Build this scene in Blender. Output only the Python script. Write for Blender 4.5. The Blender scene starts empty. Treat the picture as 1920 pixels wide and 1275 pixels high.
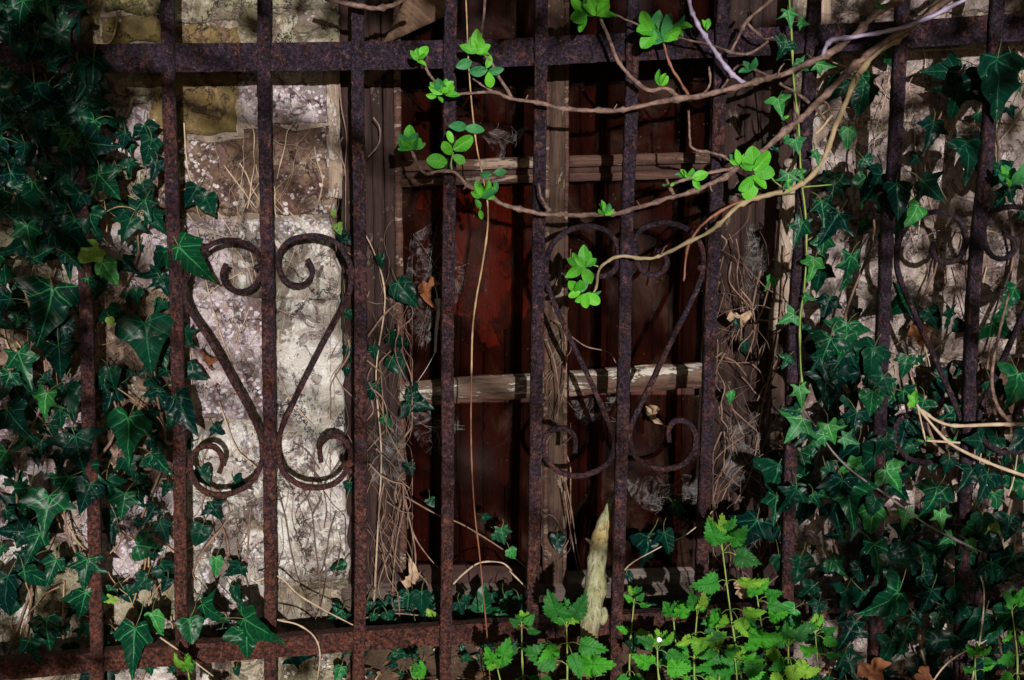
import bpy, math, random
from mathutils import Vector, Matrix, noise
random.seed(7)
R = random.random
def U(a, b): return a + (b - a) * R()
rad = math.radians

# ---------------------------------------------------------------- camera
scene = bpy.context.scene
COL = scene.collection
F = 2700.0
PITCH, YAW, ROLL = -0.18183, 0.07698, 0.01019
CAM = Vector((-0.1954, -2.0648, 0.3570))
fw = Vector((math.sin(YAW)*math.cos(PITCH), math.cos(YAW)*math.cos(PITCH), math.sin(PITCH)))
r0 = Vector((math.cos(YAW), -math.sin(YAW), 0)); u0 = r0.cross(fw)
ri = r0*math.cos(ROLL) + u0*math.sin(ROLL); up = u0*math.cos(ROLL) - r0*math.sin(ROLL)
cam_d = bpy.data.cameras.new('camera'); cam = bpy.data.objects.new('camera', cam_d); COL.objects.link(cam)
cam_d.sensor_width = 36; cam_d.lens = F/1920*36; cam_d.clip_start = 0.05; cam_d.clip_end = 500
m = Matrix((ri, up, -fw)).transposed().to_4x4(); m.translation = CAM
cam.matrix_world = m
scene.camera = cam

# ---------------------------------------------------------------- light
SUN_EL, SUN_AZ = rad(10), rad(-4)          # a low sun straight behind the viewer
S = Vector((-math.sin(SUN_AZ)*math.cos(SUN_EL), -math.cos(SUN_AZ)*math.cos(SUN_EL), math.sin(SUN_EL)))
world = bpy.data.worlds.new('World'); scene.world = world; world.use_nodes = True
wn = world.node_tree; bg = wn.nodes['Background']
sky = wn.nodes.new('ShaderNodeTexSky'); sky.sky_type = 'NISHITA'; sky.sun_disc = False
sky.sun_elevation = SUN_EL; sky.sun_rotation = math.atan2(S.x, S.y)
wn.links.new(sky.outputs[0], bg.inputs[0]); bg.inputs[1].default_value = 0.05
sd = bpy.data.lights.new('sun', 'SUN'); sd.energy = 5.0; sd.angle = rad(0.5); sd.color = (1, 0.96, 0.91)
so = bpy.data.objects.new('sun', sd); COL.objects.link(so); so.rotation_euler = S.to_track_quat('Z', 'Y').to_euler()
scene.view_settings.view_transform = 'Standard'; scene.view_settings.look = 'None'
scene.view_settings.exposure = 0.30; scene.view_settings.gamma = 1
scene.view_settings.use_curve_mapping = False
scene.cycles.max_bounces = 6; scene.cycles.transparent_max_bounces = 12
scene.cycles.sample_clamp_indirect = 4

# ---------------------------------------------------------------- helpers
def at(px, py, Y=0.0):
    """the point where the ray through a pixel of the photograph meets the upright plane y = Y"""
    d = fw*F + ri*(px-960) - up*(py-637.5)
    return CAM + d*((Y-CAM.y)/d.y)
def PX(Y=0.0): return (Y-CAM.y)/F*1.02       # metres per pixel at that plane
def tag(o, label=None, cat=None, group=None, kind=None):
    if label: o['label'] = label
    if cat: o['category'] = cat
    if group: o['group'] = group
    if kind: o['kind'] = kind
    return o
def empty(name, loc, label, cat, group=None, kind=None):
    o = bpy.data.objects.new(name, None); COL.objects.link(o); o.location = loc; o.empty_display_size = .05
    return tag(o, label, cat, group, kind)
def link(name, me, mat=None, parent=None, smooth=True):
    o = bpy.data.objects.new(name, me); COL.objects.link(o)
    if mat is not None and not me.materials: me.materials.append(mat)
    if parent is not None:
        o.parent = parent
        pw = Vector(parent.location) if parent.parent is None else Vector((0, 0, 0))
        o.matrix_parent_inverse = Matrix.Translation(-pw)
    if smooth and len(me.polygons):
        me.polygons.foreach_set('use_smooth', [True]*len(me.polygons))
    return o
class MB:
    def __init__(s): s.v = []; s.f = []; s.uv = None
    def add(s, v, f):
        n = len(s.v); s.v += v; s.f += [tuple(i+n for i in q) for q in f]
    def build(s, name, mat, parent=None, smooth=True):
        me = bpy.data.meshes.new(name); me.from_pydata([tuple(p) for p in s.v], [], s.f); me.update()
        return link(name, me, mat, parent, smooth)
def catmull(P, n=5):
    P = [Vector(p) for p in P]
    if len(P) < 3: return [P[0].lerp(P[-1], i/n) for i in range(n+1)]
    Q = [P[0]*2-P[1]] + P + [P[-1]*2-P[-2]]; out = []
    for i in range(1, len(Q)-2):
        for k in range(n):
            t = k/n; a, b, c, d = Q[i-1], Q[i], Q[i+1], Q[i+2]
            out.append(0.5*((2*b)+(c-a)*t+(2*a-5*b+4*c-d)*t*t+(3*b-a-3*c+d)*t**3))
    out.append(P[-1]); return out
def frames(P):
    T = [(P[min(i+1, len(P)-1)]-P[max(i-1, 0)]).normalized() for i in range(len(P))]
    n = T[0].orthogonal().normalized(); fr = []
    for t in T:
        n = (n - t*n.dot(t))
        n = n.normalized() if n.length > 1e-6 else t.orthogonal().normalized()
        fr.append((t, n, t.cross(n)))
    return fr
def tube(mb, P, r0_, r1_=None, sides=6, lump=0.0, knots=None):
    """a round stem along P whose radius tapers from r0_ to r1_; knots = swollen nodes"""
    r1_ = r0_ if r1_ is None else r1_
    fr = frames(P); v = []; f = []; N = len(P)
    for i, p in enumerate(P):
        r = r0_ + (r1_-r0_)*i/max(1, N-1)
        if knots and i % knots == 0 and 0 < i < N-1: r *= 1.4
        r *= 1 + lump*noise.noise(p*90)
        t, a, b = fr[i]
        for k in range(sides):
            g = 2*math.pi*k/sides; v.append(p + (a*math.cos(g)+b*math.sin(g))*r*(1+lump*0.6*noise.noise(p*60+Vector((k, 0, 0)))))
    for i in range(N-1):
        for k in range(sides):
            k2 = (k+1) % sides; f.append((i*sides+k, i*sides+k2, (i+1)*sides+k2, (i+1)*sides+k))
    f.append(tuple(reversed(range(sides)))); f.append(tuple((N-1)*sides+k for k in range(sides)))
    mb.add(v, f)
def pts(L, Y=0.0):
    """pixel control points (px, py[, y]) to world points"""
    return [at(p[0], p[1], p[2] if len(p) > 2 else Y) for p in L]

# ---------------------------------------------------------------- materials
def mat(name):
    mt = bpy.data.materials.new(name); mt.use_nodes = True; nt = mt.node_tree; nt.nodes.clear()
    return mt, nt
class N:
    """short-hand for node graphs"""
    def __init__(s, nt): s.nt = nt
    def n(s, t, **k):
        q = s.nt.nodes.new(t)
        for a, b in k.items(): setattr(q, a, b)
        return q
    def l(s, a, b): s.nt.links.new(a, b)
    def put(s, sock, v):
        if isinstance(v, bpy.types.NodeSocket): s.l(v, sock)
        elif isinstance(v, tuple) and len(v) == 3 and sock.type == 'RGBA': sock.default_value = (*v, 1)
        else: sock.default_value = v
    def m(s, op, a, b=0.0, c=None, clamp=False):
        q = s.n('ShaderNodeMath', operation=op, use_clamp=clamp); s.put(q.inputs[0], a); s.put(q.inputs[1], b)
        if c is not None: s.put(q.inputs[2], c)
        return q.outputs[0]
    def ss(s, x, a, b):
        q = s.n('ShaderNodeMapRange', interpolation_type='SMOOTHSTEP'); s.put(q.inputs[0], x)
        q.inputs[1].default_value = a; q.inputs[2].default_value = b; return q.outputs[0]
    def mix(s, f, a, b, bt='MIX'):
        q = s.n('ShaderNodeMix', data_type='RGBA', blend_type=bt); s.put(q.inputs[0], f); s.put(q.inputs[6], a); s.put(q.inputs[7], b)
        return q.outputs[2]
    def noise(s, vec, scale, detail=5, rough=.6, dist=0.0):
        q = s.n('ShaderNodeTexNoise'); q.inputs['Scale'].default_value = scale; q.inputs['Detail'].default_value = detail
        q.inputs['Roughness'].default_value = rough; q.inputs['Distortion'].default_value = dist; s.put(q.inputs['Vector'], vec)
        return q.outputs[0]
    def vor(s, vec, scale, feat='F1', rnd=1.0):
        q = s.n('ShaderNodeTexVoronoi', feature=feat); q.inputs['Scale'].default_value = scale; q.inputs['Randomness'].default_value = rnd
        s.put(q.inputs['Vector'], vec); return q
    def pos(s, off=(0, 0, 0), sc=(1, 1, 1)):
        g = s.n('ShaderNodeNewGeometry'); q = s.n('ShaderNodeMapping'); q.inputs[1].default_value = off; q.inputs[3].default_value = sc
        s.l(g.outputs['Position'], q.inputs[0]); return q.outputs[0]
    def bump(s, h, st, d, nrm=None):
        q = s.n('ShaderNodeBump'); q.inputs['Strength'].default_value = st; q.inputs['Distance'].default_value = d
        s.put(q.inputs['Height'], h)
        if nrm is not None: s.l(nrm, q.inputs['Normal'])
        return q.outputs[0]
    def out(s, sh):
        q = s.n('ShaderNodeOutputMaterial'); s.l(sh, q.inputs[0])
    def bsdf(s, col, rough=.8, nrm=None, spec=.4, **k):
        q = s.n('ShaderNodeBsdfPrincipled'); s.put(q.inputs['Base Color'], col); s.put(q.inputs['Roughness'], rough)
        q.inputs['Specular IOR Level'].default_value = spec
        if nrm is not None: s.l(nrm, q.inputs['Normal'])
        for a, b in k.items(): s.put(q.inputs[a.replace('_', ' ')], b)
        return q.outputs[0]

def m_stone(name, ca, cb, cc, lich=.3, spots=.3, moss=.0, stain=.3, lc=(.62, .58, .56), off=(0, 0, 0), dark=.5, fn=.6, fl=.8):
    mt, nt = mat(name); g = N(nt); p = g.pos(off)
    a = g.noise(p, 11, 7, .66, .6); b = g.noise(p, 45, 7, .74, .4); c = g.noise(p, 170, 4, .75); d = g.noise(g.pos((4, 4, 2)), 24, 8, .72, 1.0)
    col = g.mix(g.ss(a, .44, .54), ca, cb)
    col = g.mix(g.ss(b, .48, .58), col, cc)
    col = g.mix(g.m('MULTIPLY', g.ss(d, .54, .585), fl), col, g.mix(.72, col, (.12, .065, .065)))     # flaked, dirty hollows
    fine = g.noise(g.pos((8, 1, 1)), 420, 4, .8); col = g.mix(g.ss(fine, .40, .62), col, g.mix(fn, col, (.03, .02, .018)))
    st = g.noise(g.pos((3, 1, 7), (4, 4, 1.8)), 3.2, 8, .74, .9)
    col = g.mix(g.m('MULTIPLY', g.ss(st, .52, .57), stain), col, (.040, .018, .015))
    if moss: col = g.mix(g.m('MULTIPLY', g.ss(g.noise(g.pos((9, 2, 4)), 12, 7, .74), .47, .56), moss), col, (.060, .062, .014))
    # crusts of lichen: packed pale discs that run together, thinning out at the edge of each blotch
    v = g.vor(g.pos((.2, .1, .3)), 135); wob = g.m('ADD', v.outputs['Distance'], g.m('MULTIPLY', g.m('SUBTRACT', c, .5), .9))
    disc = g.ss(wob, .50, .36)
    blot = g.ss(g.m('ADD', g.noise(g.pos((5, 5, 1)), 9, 7, .72, .5), g.m('MULTIPLY', g.m('SUBTRACT', b, .5), .25)), .64-.28*lich, .68-.24*lich)
    lcol = g.mix(g.ss(g.noise(g.pos((1, 6, 1)), 60, 4, .7), .4, .62), lc, (lc[0]*.62, lc[1]*.54, lc[2]*.62))
    li_ = g.m('MULTIPLY', disc, blot)
    col = g.mix(g.m('MULTIPLY', li_, min(1, .45+lich)), col, lcol)
    v2 = g.vor(g.pos((.7, .3, .9)), 70); rnd = g.n('ShaderNodeSeparateColor'); g.l(v2.outputs['Color'], rnd.inputs[0])
    rr = g.m('MULTIPLY', g.m('POWER', rnd.outputs[0], 2.2), .36)
    d2 = g.m('SUBTRACT', g.m('ADD', v2.outputs['Distance'], g.m('MULTIPLY', g.m('SUBTRACT', c, .5), .55)), rr)
    keep = g.ss(g.noise(g.pos((2, 8, 3)), 8, 5), .66-.22*spots, .70-.20*spots)
    col = g.mix(g.m('MULTIPLY', g.m('MULTIPLY', g.ss(d2, .05, -.03), keep), .85 if spots else 0), col, (.47, .43, .42))
    # hairline cracks
    vd = g.n('ShaderNodeVectorMath', operation='ADD'); g.l(g.pos((0, 0, 3)), vd.inputs[0]); nn = g.n('ShaderNodeTexNoise'); nn.inputs['Scale'].default_value = 14; nn.inputs['Detail'].default_value = 6; nn.inputs['Roughness'].default_value = .7
    sc_ = g.n('ShaderNodeVectorMath', operation='SCALE'); g.l(nn.outputs['Color'], sc_.inputs[0]); sc_.inputs[3].default_value = .12; g.l(g.pos(), nn.inputs['Vector']); g.l(sc_.outputs[0], vd.inputs[1])
    cr = g.vor(vd.outputs[0], 7.5, 'DISTANCE_TO_EDGE'); ck_ = g.m('MULTIPLY', g.ss(cr.outputs['Distance'], .012, .003), g.ss(a, .42, .5))
    col = g.mix(g.m('MULTIPLY', ck_, .85), col, (.025, .015, .012))
    col = g.mix(g.m('MULTIPLY', g.ss(c, .60, .70), dark), col, (.03, .018, .018))
    h = g.m('ADD', g.m('MULTIPLY', a, 1.0), g.m('ADD', g.m('MULTIPLY', b, .6), g.m('ADD', g.m('MULTIPLY', c, .25), g.m('SUBTRACT', g.m('MULTIPLY', li_, .15), g.m('ADD', g.m('MULTIPLY', ck_, .6), g.m('MULTIPLY', g.ss(d, .54, .585), .25))))))
    g.out(g.bsdf(col, .9, g.bump(h, 1.0, .009), .2)); return mt
def m_wood(name, ca, cb, paint=None, pamt=.5, vertical=True, ang=0.0):
    mt, nt = mat(name); g = N(nt)
    gm = g.n('ShaderNodeNewGeometry'); mp = g.n('ShaderNodeMapping'); mp.inputs[2].default_value = (0, ang, 0)
    g.l(gm.outputs['Position'], mp.inputs[0])
    mp2 = g.n('ShaderNodeMapping'); mp2.inputs[3].default_value = (26, 26, 1.6) if vertical else (1.6, 26, 26); g.l(mp.outputs[0], mp2.inputs[0])
    a = g.noise(mp2.outputs[0], 5, 8, .72, .5); b = g.noise(g.pos(), 24, 6, .7, .4); c = g.noise(mp2.outputs[0], 16, 3, .7)
    col = g.mix(g.ss(a, .35, .65), ca, cb)
    col = g.mix(g.m('MULTIPLY', g.ss(c, .56, .68), .7), col, (ca[0]*.22, ca[1]*.2, ca[2]*.2))
    col = g.mix(g.m('MULTIPLY', g.ss(b, .52, .64), .6), col, (.015, .007, .006))
    h = g.m('ADD', g.m('MULTIPLY', a, .8), g.m('MULTIPLY', c, .5))
    if paint:
        mp3 = g.n('ShaderNodeMapping'); mp3.inputs[3].default_value = (1, 1, .5) if vertical else (.35, 1, 1.3); g.l(gm.outputs['Position'], mp3.inputs[0])
        pk = g.noise(mp3.outputs[0], 22, 8, .78, .4); k = g.ss(pk, .62-.24*pamt, .645-.24*pamt)
        pc = g.mix(g.ss(g.noise(g.pos((4, 4, 4)), 60, 4, .7), .4, .7), paint, tuple(x*.5 for x in paint))
        col = g.mix(k, col, pc); h = g.m('ADD', h, g.m('MULTIPLY', k, .5))
    g.out(g.bsdf(col, .8, g.bump(h, .9, .003), .25)); return mt
def m_rust(name):
    mt, nt = mat(name); g = N(nt); p = g.pos()
    a = g.noise(p, 22, 5, .65); b = g.noise(p, 190, 6, .75); c = g.noise(p, 70, 4, .7)
    v = g.vor(p, 210); pit = g.ss(v.outputs['Distance'], .55, .1)
    # purple-black film, with more rust colour towards the foot and the left
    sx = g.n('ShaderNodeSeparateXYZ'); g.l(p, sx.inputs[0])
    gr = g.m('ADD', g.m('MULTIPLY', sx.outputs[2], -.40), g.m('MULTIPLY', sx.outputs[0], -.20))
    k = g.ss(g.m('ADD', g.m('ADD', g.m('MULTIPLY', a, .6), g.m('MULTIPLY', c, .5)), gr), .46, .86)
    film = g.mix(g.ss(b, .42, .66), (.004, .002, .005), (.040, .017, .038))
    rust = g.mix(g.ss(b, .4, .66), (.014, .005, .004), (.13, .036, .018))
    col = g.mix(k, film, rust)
    scab = g.noise(g.pos((0, 0, 0), (1, 1, .45)), 34, 7, .75, .5); col = g.mix(g.m('MULTIPLY', g.ss(scab, .53, .60), .75), col, g.mix(g.ss(b, .4, .6), (.010, .004, .005), (.10, .030, .020)))
    col = g.mix(g.m('MULTIPLY', g.ss(c, .58, .68), .7), col, (.12, .052, .050))
    col = g.mix(g.m('MULTIPLY', g.ss(g.noise(p, 420, 2), .66, .72), .45), col, (.25, .2, .2))
    h = g.m('ADD', g.m('MULTIPLY', b, 1.0), g.m('ADD', g.m('MULTIPLY', c, .7), g.m('ADD', g.m('MULTIPLY', g.ss(scab, .53, .60), .5), g.m('MULTIPLY', pit, -.5))))
    g.out(g.bsdf(col, g.m('ADD', .5, g.m('MULTIPLY', b, .35)), g.bump(h, 1.0, .005), .3)); return mt
def m_leaf(name, ca, cb, vein, kind='ivy', rough=.36, trans=.15, spec=.5, bl=.5):
    mt, nt = mat(name); g = N(nt)
    tc = g.n('ShaderNodeTexCoord'); sx = g.n('ShaderNodeSeparateXYZ'); g.l(tc.outputs['UV'], sx.inputs[0])
    x = g.m('ABSOLUTE', sx.outputs[0]); y = sx.outputs[1]
    oi = g.n('ShaderNodeObjectInfo'); rnd = oi.outputs['Random']
    wv = g.m('MULTIPLY', g.m('SUBTRACT', g.noise(tc.outputs['UV'], 6, 3), .5), .05)
    def line(a, w, fall=.8):
        s_, c_ = math.sin(a), math.cos(a)
        d = g.m('ABSOLUTE', g.m('ADD', g.m('SUBTRACT', g.m('MULTIPLY', x, c_), g.m('MULTIPLY', y, s_)), wv))
        al = g.m('ADD', g.m('MULTIPLY', x, s_), g.m('MULTIPLY', y, c_))
        wd = g.m('MULTIPLY', g.m('SUBTRACT', 1.0, g.m('MULTIPLY', al, fall)), w)
        q = g.m('DIVIDE', d, g.m('MAXIMUM', wd, .004))
        return g.m('MULTIPLY', g.ss(q, 1.6, .5), g.ss(al, -.01, .03))
    if kind == 'ivy':
        v = g.m('MAXIMUM', line(0, .019), g.m('MAXIMUM', line(rad(56), .015, 1.1), line(rad(108), .012, 1.5)))
        fr = g.m('FRACT', g.m('MULTIPLY', g.m('SUBTRACT', y, g.m('MULTIPLY', x, .85)), 5.5))
        sec = g.m('MULTIPLY', g.ss(g.m('ABSOLUTE', g.m('SUBTRACT', fr, .5)), .07, .02), .35)
        v = g.m('MAXIMUM', v, sec)
    else:
        fr = g.m('FRACT', g.m('MULTIPLY', g.m('SUBTRACT', y, g.m('MULTIPLY', x, .75)), 7.5 if kind == 'nettle' else 6))
        sec = g.m('MULTIPLY', g.ss(g.m('ABSOLUTE', g.m('SUBTRACT', fr, .5)), .14, .03), .6)
        v = g.m('MAXIMUM', line(0, .018), sec)
    no = g.noise(tc.outputs['UV'], 3.5, 5, .6)
    nz = g.noise(g.pos(), 30, 3)
    col = g.mix(g.ss(g.m('ADD', g.m('MULTIPLY', no, .5), g.m('MULTIPLY', rnd, .5)), .25, .75), ca, cb)
    col = g.mix(g.m('MULTIPLY', v, bl), col, vein)
    spk = g.ss(g.noise(g.pos(), 260, 2), .70, .76)
    col = g.mix(g.m('MULTIPLY', spk, .6), col, (.4, .4, .36))
    h = g.m('ADD', g.m('MULTIPLY', v, -.6 if kind != 'ivy' else .25), g.m('MULTIPLY', nz, .5))
    nrm = g.bump(h, .6, .0015)
    b = g.bsdf(col, g.m('ADD', rough, g.m('MULTIPLY', no, .25)), nrm, spec)
    if trans:
        t = g.n('ShaderNodeBsdfTranslucent'); g.put(t.inputs[0], g.mix(.5, col, cb)); g.l(nrm, t.inputs[1])
        ms = g.n('ShaderNodeMixShader'); ms.inputs[0].default_value = trans; g.l(b, ms.inputs[1]); g.l(t.outputs[0], ms.inputs[2]); b = ms.outputs[0]
    g.out(b); return mt
def m_simple(name, ca, cb, scale=60, rough=.75, st=.6, d=.002, spec=.3, stretch=(1, 1, 1)):
    mt, nt = mat(name); g = N(nt); a = g.noise(g.pos((0, 0, 0), stretch), scale, 5, .7); b = g.noise(g.pos(), scale*5, 3, .7)
    col = g.mix(g.ss(a, .35, .65), ca, cb); col = g.mix(g.m('MULTIPLY', g.ss(b, .6, .75), .4), col, tuple(x*.3 for x in ca))
    g.out(g.bsdf(col, rough, g.bump(g.m('ADD', a, g.m('MULTIPLY', b, .5)), st, d), spec)); return mt
def m_glass(name):
    mt, nt = mat(name); g = N(nt)
    tr = g.n('ShaderNodeBsdfTransparent'); tr.inputs[0].default_value = (.62, .50, .45, 1)
    dust = g.noise(g.pos((1, 1, 1), (1, 1, .7)), 9, 7, .7, .8); sp = g.ss(g.vor(g.pos(), 110).outputs['Distance'], .15, .09)
    keep = g.ss(g.noise(g.pos((7, 0, 2)), 40, 2), .52, .6)
    am = g.m('ADD', g.m('MULTIPLY', g.ss(dust, .44, .80), .24), g.m('MULTIPLY', g.m('MULTIPLY', sp, keep), .7), clamp=True)
    df = g.bsdf(g.mix(g.ss(dust, .4, .7), (.050, .022, .016), (.12, .075, .058)), .9, None, .1)
    gl = g.n('ShaderNodeBsdfGlossy'); gl.inputs['Roughness'].default_value = .5; gl.inputs[0].default_value = (.8, .8, .8, 1)
    m1 = g.n('ShaderNodeMixShader'); m1.inputs[0].default_value = .002; g.l(tr.outputs[0], m1.inputs[1]); g.l(gl.outputs[0], m1.inputs[2])
    m2 = g.n('ShaderNodeMixShader'); g.l(am, m2.inputs[0]); g.l(m1.outputs[0], m2.inputs[1]); g.l(df, m2.inputs[2])
    g.out(m2.outputs[0]); return mt
def m_web(name, alpha=.25):
    mt, nt = mat(name); g = N(nt); tr = g.n('ShaderNodeBsdfTransparent'); df = g.n('ShaderNodeBsdfDiffuse'); df.inputs[0].default_value = (.5, .48, .48, 1)
    ms = g.n('ShaderNodeMixShader'); a = g.ss(g.noise(g.pos((0, 0, 0), (1, 1, 1)), 30, 8, .8, 1.5), .45, .8)
    g.l(g.m('MULTIPLY', a, alpha), ms.inputs[0]); g.l(tr.outputs[0], ms.inputs[1]); g.l(df.outputs[0], ms.inputs[2]); g.out(ms.outputs[0]); return mt

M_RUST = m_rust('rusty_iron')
M_ST = {
 'olive':  m_stone('olive_stone', (.17, .115, .042), (.11, .075, .032), (.21, .145, .072), 0, .45, .3, .25, dark=.3, fn=.35),
 'mossy':  m_stone('mossy_stone', (.19, .15, .08), (.10, .08, .04), (.28, .22, .14), .15, .15, .8, .4, fn=.4),
 'brown':  m_stone('brown_stone', (.13, .075, .052), (.23, .165, .12), (.08, .045, .038), .40, .75, .1, .6, (.56, .50, .50), fn=.4),
 'lichen': m_stone('lichen_stone', (.37, .31, .31), (.24, .165, .165), (.44, .39, .39), .75, .25, 0, .60, (.48, .43, .47), dark=.4, fn=.35),
 'plaster': m_stone('pale_plaster', (.43, .40, .37), (.31, .26, .24), (.54, .52, .49), .35, 0, .22, .75, (.58, .55, .60), dark=.25, fn=.30, fl=.7),
 'grey':   m_stone('grey_stone', (.30, .265, .19), (.22, .18, .13), (.36, .33, .26), .3, .3, .4, .5, fn=.35),
 'beige':  m_stone('beige_stone', (.36, .29, .275), (.25, .195, .18), (.44, .375, .36), .3, .05, 0, .35, (.56, .51, .52), dark=.4, fn=.35),
 'buff':   m_stone('buff_stone', (.27, .20, .18), (.37, .30, .28), (.19, .135, .125), .4, .1, .05, .45, (.50, .45, .46), dark=.4, fn=.35),
}
M_MORTAR = m_stone('mortar', (.24, .19, .155), (.14, .105, .085), (.32, .26, .22), .2, .1, .1, .4, fn=.4)
M_WOOD = m_wood('brown_window_timber', (.028, .012, .009), (.065, .030, .020), (.16, .11, .08), .2)
M_WOODH = m_wood('brown_transom_timber', (.036, .015, .011), (.080, .040, .028), (.2, .14, .11), .3, False)
M_PEELH = m_wood('peeling_white_transom', (.065, .038, .028), (.12, .08, .06), (.38, .345, .30), .55, False)
M_GREYW = m_wood('weathered_board', (.20, .14, .105), (.32, .25, .20), (.42, .36, .32), .35)
M_MULL = m_wood('mullion_timber', (.022, .011, .008), (.060, .034, .022), (.15, .11, .08), .22)
M_DIAG = m_wood('diagonal_plank_wood', (.075, .040, .025), (.14, .085, .055), None, 0, False, rad(-38))
M_BOARD = [m_wood('dark_board_%s' % n, a, b) for n, a, b in (('brown', (.030, .012, .0095), (.048, .019, .014)), ('red', (.050, .014, .010), (.072, .020, .014)), ('black', (.024, .0105, .0085), (.038, .016, .0125)))]
M_REDP = m_wood('red_brown_paint', (.19, .032, .016), (.25, .045, .022), (.10, .035, .024), .5)
M_GLASS = m_glass('dusty_glass'); M_WEB = m_web('cobweb_veil', .30); M_SILK = m_simple('silk', (.5, .48, .47), (.35, .33, .33))
M_IVY = {
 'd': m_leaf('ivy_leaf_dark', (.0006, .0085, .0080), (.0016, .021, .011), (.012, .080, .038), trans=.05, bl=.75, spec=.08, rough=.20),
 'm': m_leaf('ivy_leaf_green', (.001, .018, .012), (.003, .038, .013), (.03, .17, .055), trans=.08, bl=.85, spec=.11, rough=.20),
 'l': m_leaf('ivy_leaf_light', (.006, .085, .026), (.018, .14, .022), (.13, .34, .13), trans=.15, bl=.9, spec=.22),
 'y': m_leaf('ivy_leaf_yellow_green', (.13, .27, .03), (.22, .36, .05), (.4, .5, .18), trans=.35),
}
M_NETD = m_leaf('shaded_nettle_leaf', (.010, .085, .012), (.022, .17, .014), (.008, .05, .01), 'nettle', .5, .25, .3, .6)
M_NET = m_leaf('nettle_leaf', (.015, .14, .012), (.050, .29, .014), (.012, .09, .01), 'nettle', .55, .35, .3, .5)
M_NETY = m_leaf('nettle_leaf_yellowing', (.08, .28, .02), (.20, .38, .035), (.05, .17, .02), 'nettle', .55, .4, .3, .5)
M_BUD = m_leaf('fresh_leaf', (.035, .24, .010), (.10, .42, .018), (.20, .50, .08), 'oval', .42, .3, .4, .7)
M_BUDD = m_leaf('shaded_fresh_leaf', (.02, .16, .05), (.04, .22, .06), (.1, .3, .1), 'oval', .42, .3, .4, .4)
M_DEAD = m_simple('dead_leaf_skin', (.10, .035, .015), (.22, .08, .03), 40)
M_PALED = m_simple('pale_dead_leaf_skin', (.34, .24, .16), (.24, .15, .09), 40)
M_BARK = m_simple('twig_bark', (.065, .036, .030), (.20, .125, .10), 95, .6, 1, .0025, .3)
M_BARKP = m_simple('purple_twig_bark', (.22, .17, .27), (.33, .27, .38), 45, .5, .6, .001, .5)
M_STRAW = m_simple('straw_stem', (.20, .12, .06), (.38, .26, .14), 30, .6)
M_REDST = m_simple('red_brown_stem', (.11, .038, .022), (.20, .085, .05), 30, .6)
M_ROOT = m_simple('dry_root', (.10, .058, .042), (.19, .12, .09), 60)
M_ROOTP = m_simple('pale_dry_stem', (.38, .29, .21), (.28, .20, .14), 60)
M_DARKST = m_simple('dark_stem', (.06, .035, .03), (.10, .06, .05), 60)
M_IVST = m_simple('ivy_stalk', (.035, .055, .018), (.10, .12, .04), 60)
M_POST = m_wood('dark_post_timber', (.010, .0045, .004), (.032, .013, .010), (.10, .07, .055), .10)
M_GST = m_simple('green_stem', (.12, .20, .04), (.20, .26, .06), 60)
M_LOG = None
M_SOIL = m_simple('leaf_mould', (.035, .020, .013), (.075, .045, .028), 30, .95, 1, .006)
M_PETAL = m_simple('white_petal_skin', (.75, .77, .85), (.6, .65, .8), 60)

# ---------------------------------------------------------------- slabs
def slab(name, c, Y, depth, mt, parent, amp=.002, wob=2.0, step=16, rnd=5.0, seed=0.0, freq=14, prow=0.0, nofall=False):
    """stone or timber: a quadrilateral of the plane y=Y given by its four corners (tl, tr, br, bl), relief on its
    face, rounded uneven edges and real thickness behind it"""
    A, B, C_, D = [Vector((p[0], p[1], 0)) for p in c]
    W = max((B-A).length, (C_-D).length); H = max((D-A).length, (C_-B).length)
    nx = max(2, min(46, int(W/step))); ny = max(2, min(60, int(H/step)))
    v = []; f = []; so_ = Vector((seed*3.1, seed*1.7, seed))
    for j in range(ny+1):
        for i in range(nx+1):
            s, t = i/nx, j/ny
            p = A.lerp(B, s).lerp(D.lerp(C_, s), t)
            q = at(p.x, p.y, Y)
            e = min(s*W, (1-s)*W, t*H, (1-t)*H)           # pixels to the edge
            k = 1-min(1, e/(rnd*2.2+1e-6))
            w = Vector((noise.fractal(q*24+so_, .9, 2.2, 3), 0, noise.fractal(q*24+so_+Vector((9, 0, 0)), .9, 2.2, 3)))*wob*PX()*max(0, 1-e/30)
            fall = 0 if nofall else k*k*rnd*PX()*.8
            h = amp*(noise.fractal(q*freq+so_, 0.8, 2.1, 4)) + prow
            v.append(q + w + Vector((0, fall-h, 0)))
    for j in range(ny):
        for i in range(nx):
            a = j*(nx+1)+i; f.append((a, a+nx+1, a+nx+2, a+1))
    ring = [i for i in range(nx+1)] + [j*(nx+1)+nx for j in range(1, ny+1)] + [ny*(nx+1)+i for i in range(nx-1, -1, -1)] + [j*(nx+1) for j in range(ny-1, 0, -1)]
    b = len(v); v += [v[i]+Vector((0, depth, 0)) for i in ring]
    n = len(ring)
    for i in range(n):
        k = (i+1) % n; f.append((ring[i], ring[k], b+k, b+i))
    f.append(tuple(b+i for i in reversed(range(n))))
    mb = MB(); mb.add(v, f); o = mb.build(name, mt, parent, True)
    return o
def rect(x0, y0, x1, y1): return [(x0, y0), (x1, y0), (x1, y1), (x0, y1)]
WALL = 0.115

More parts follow.
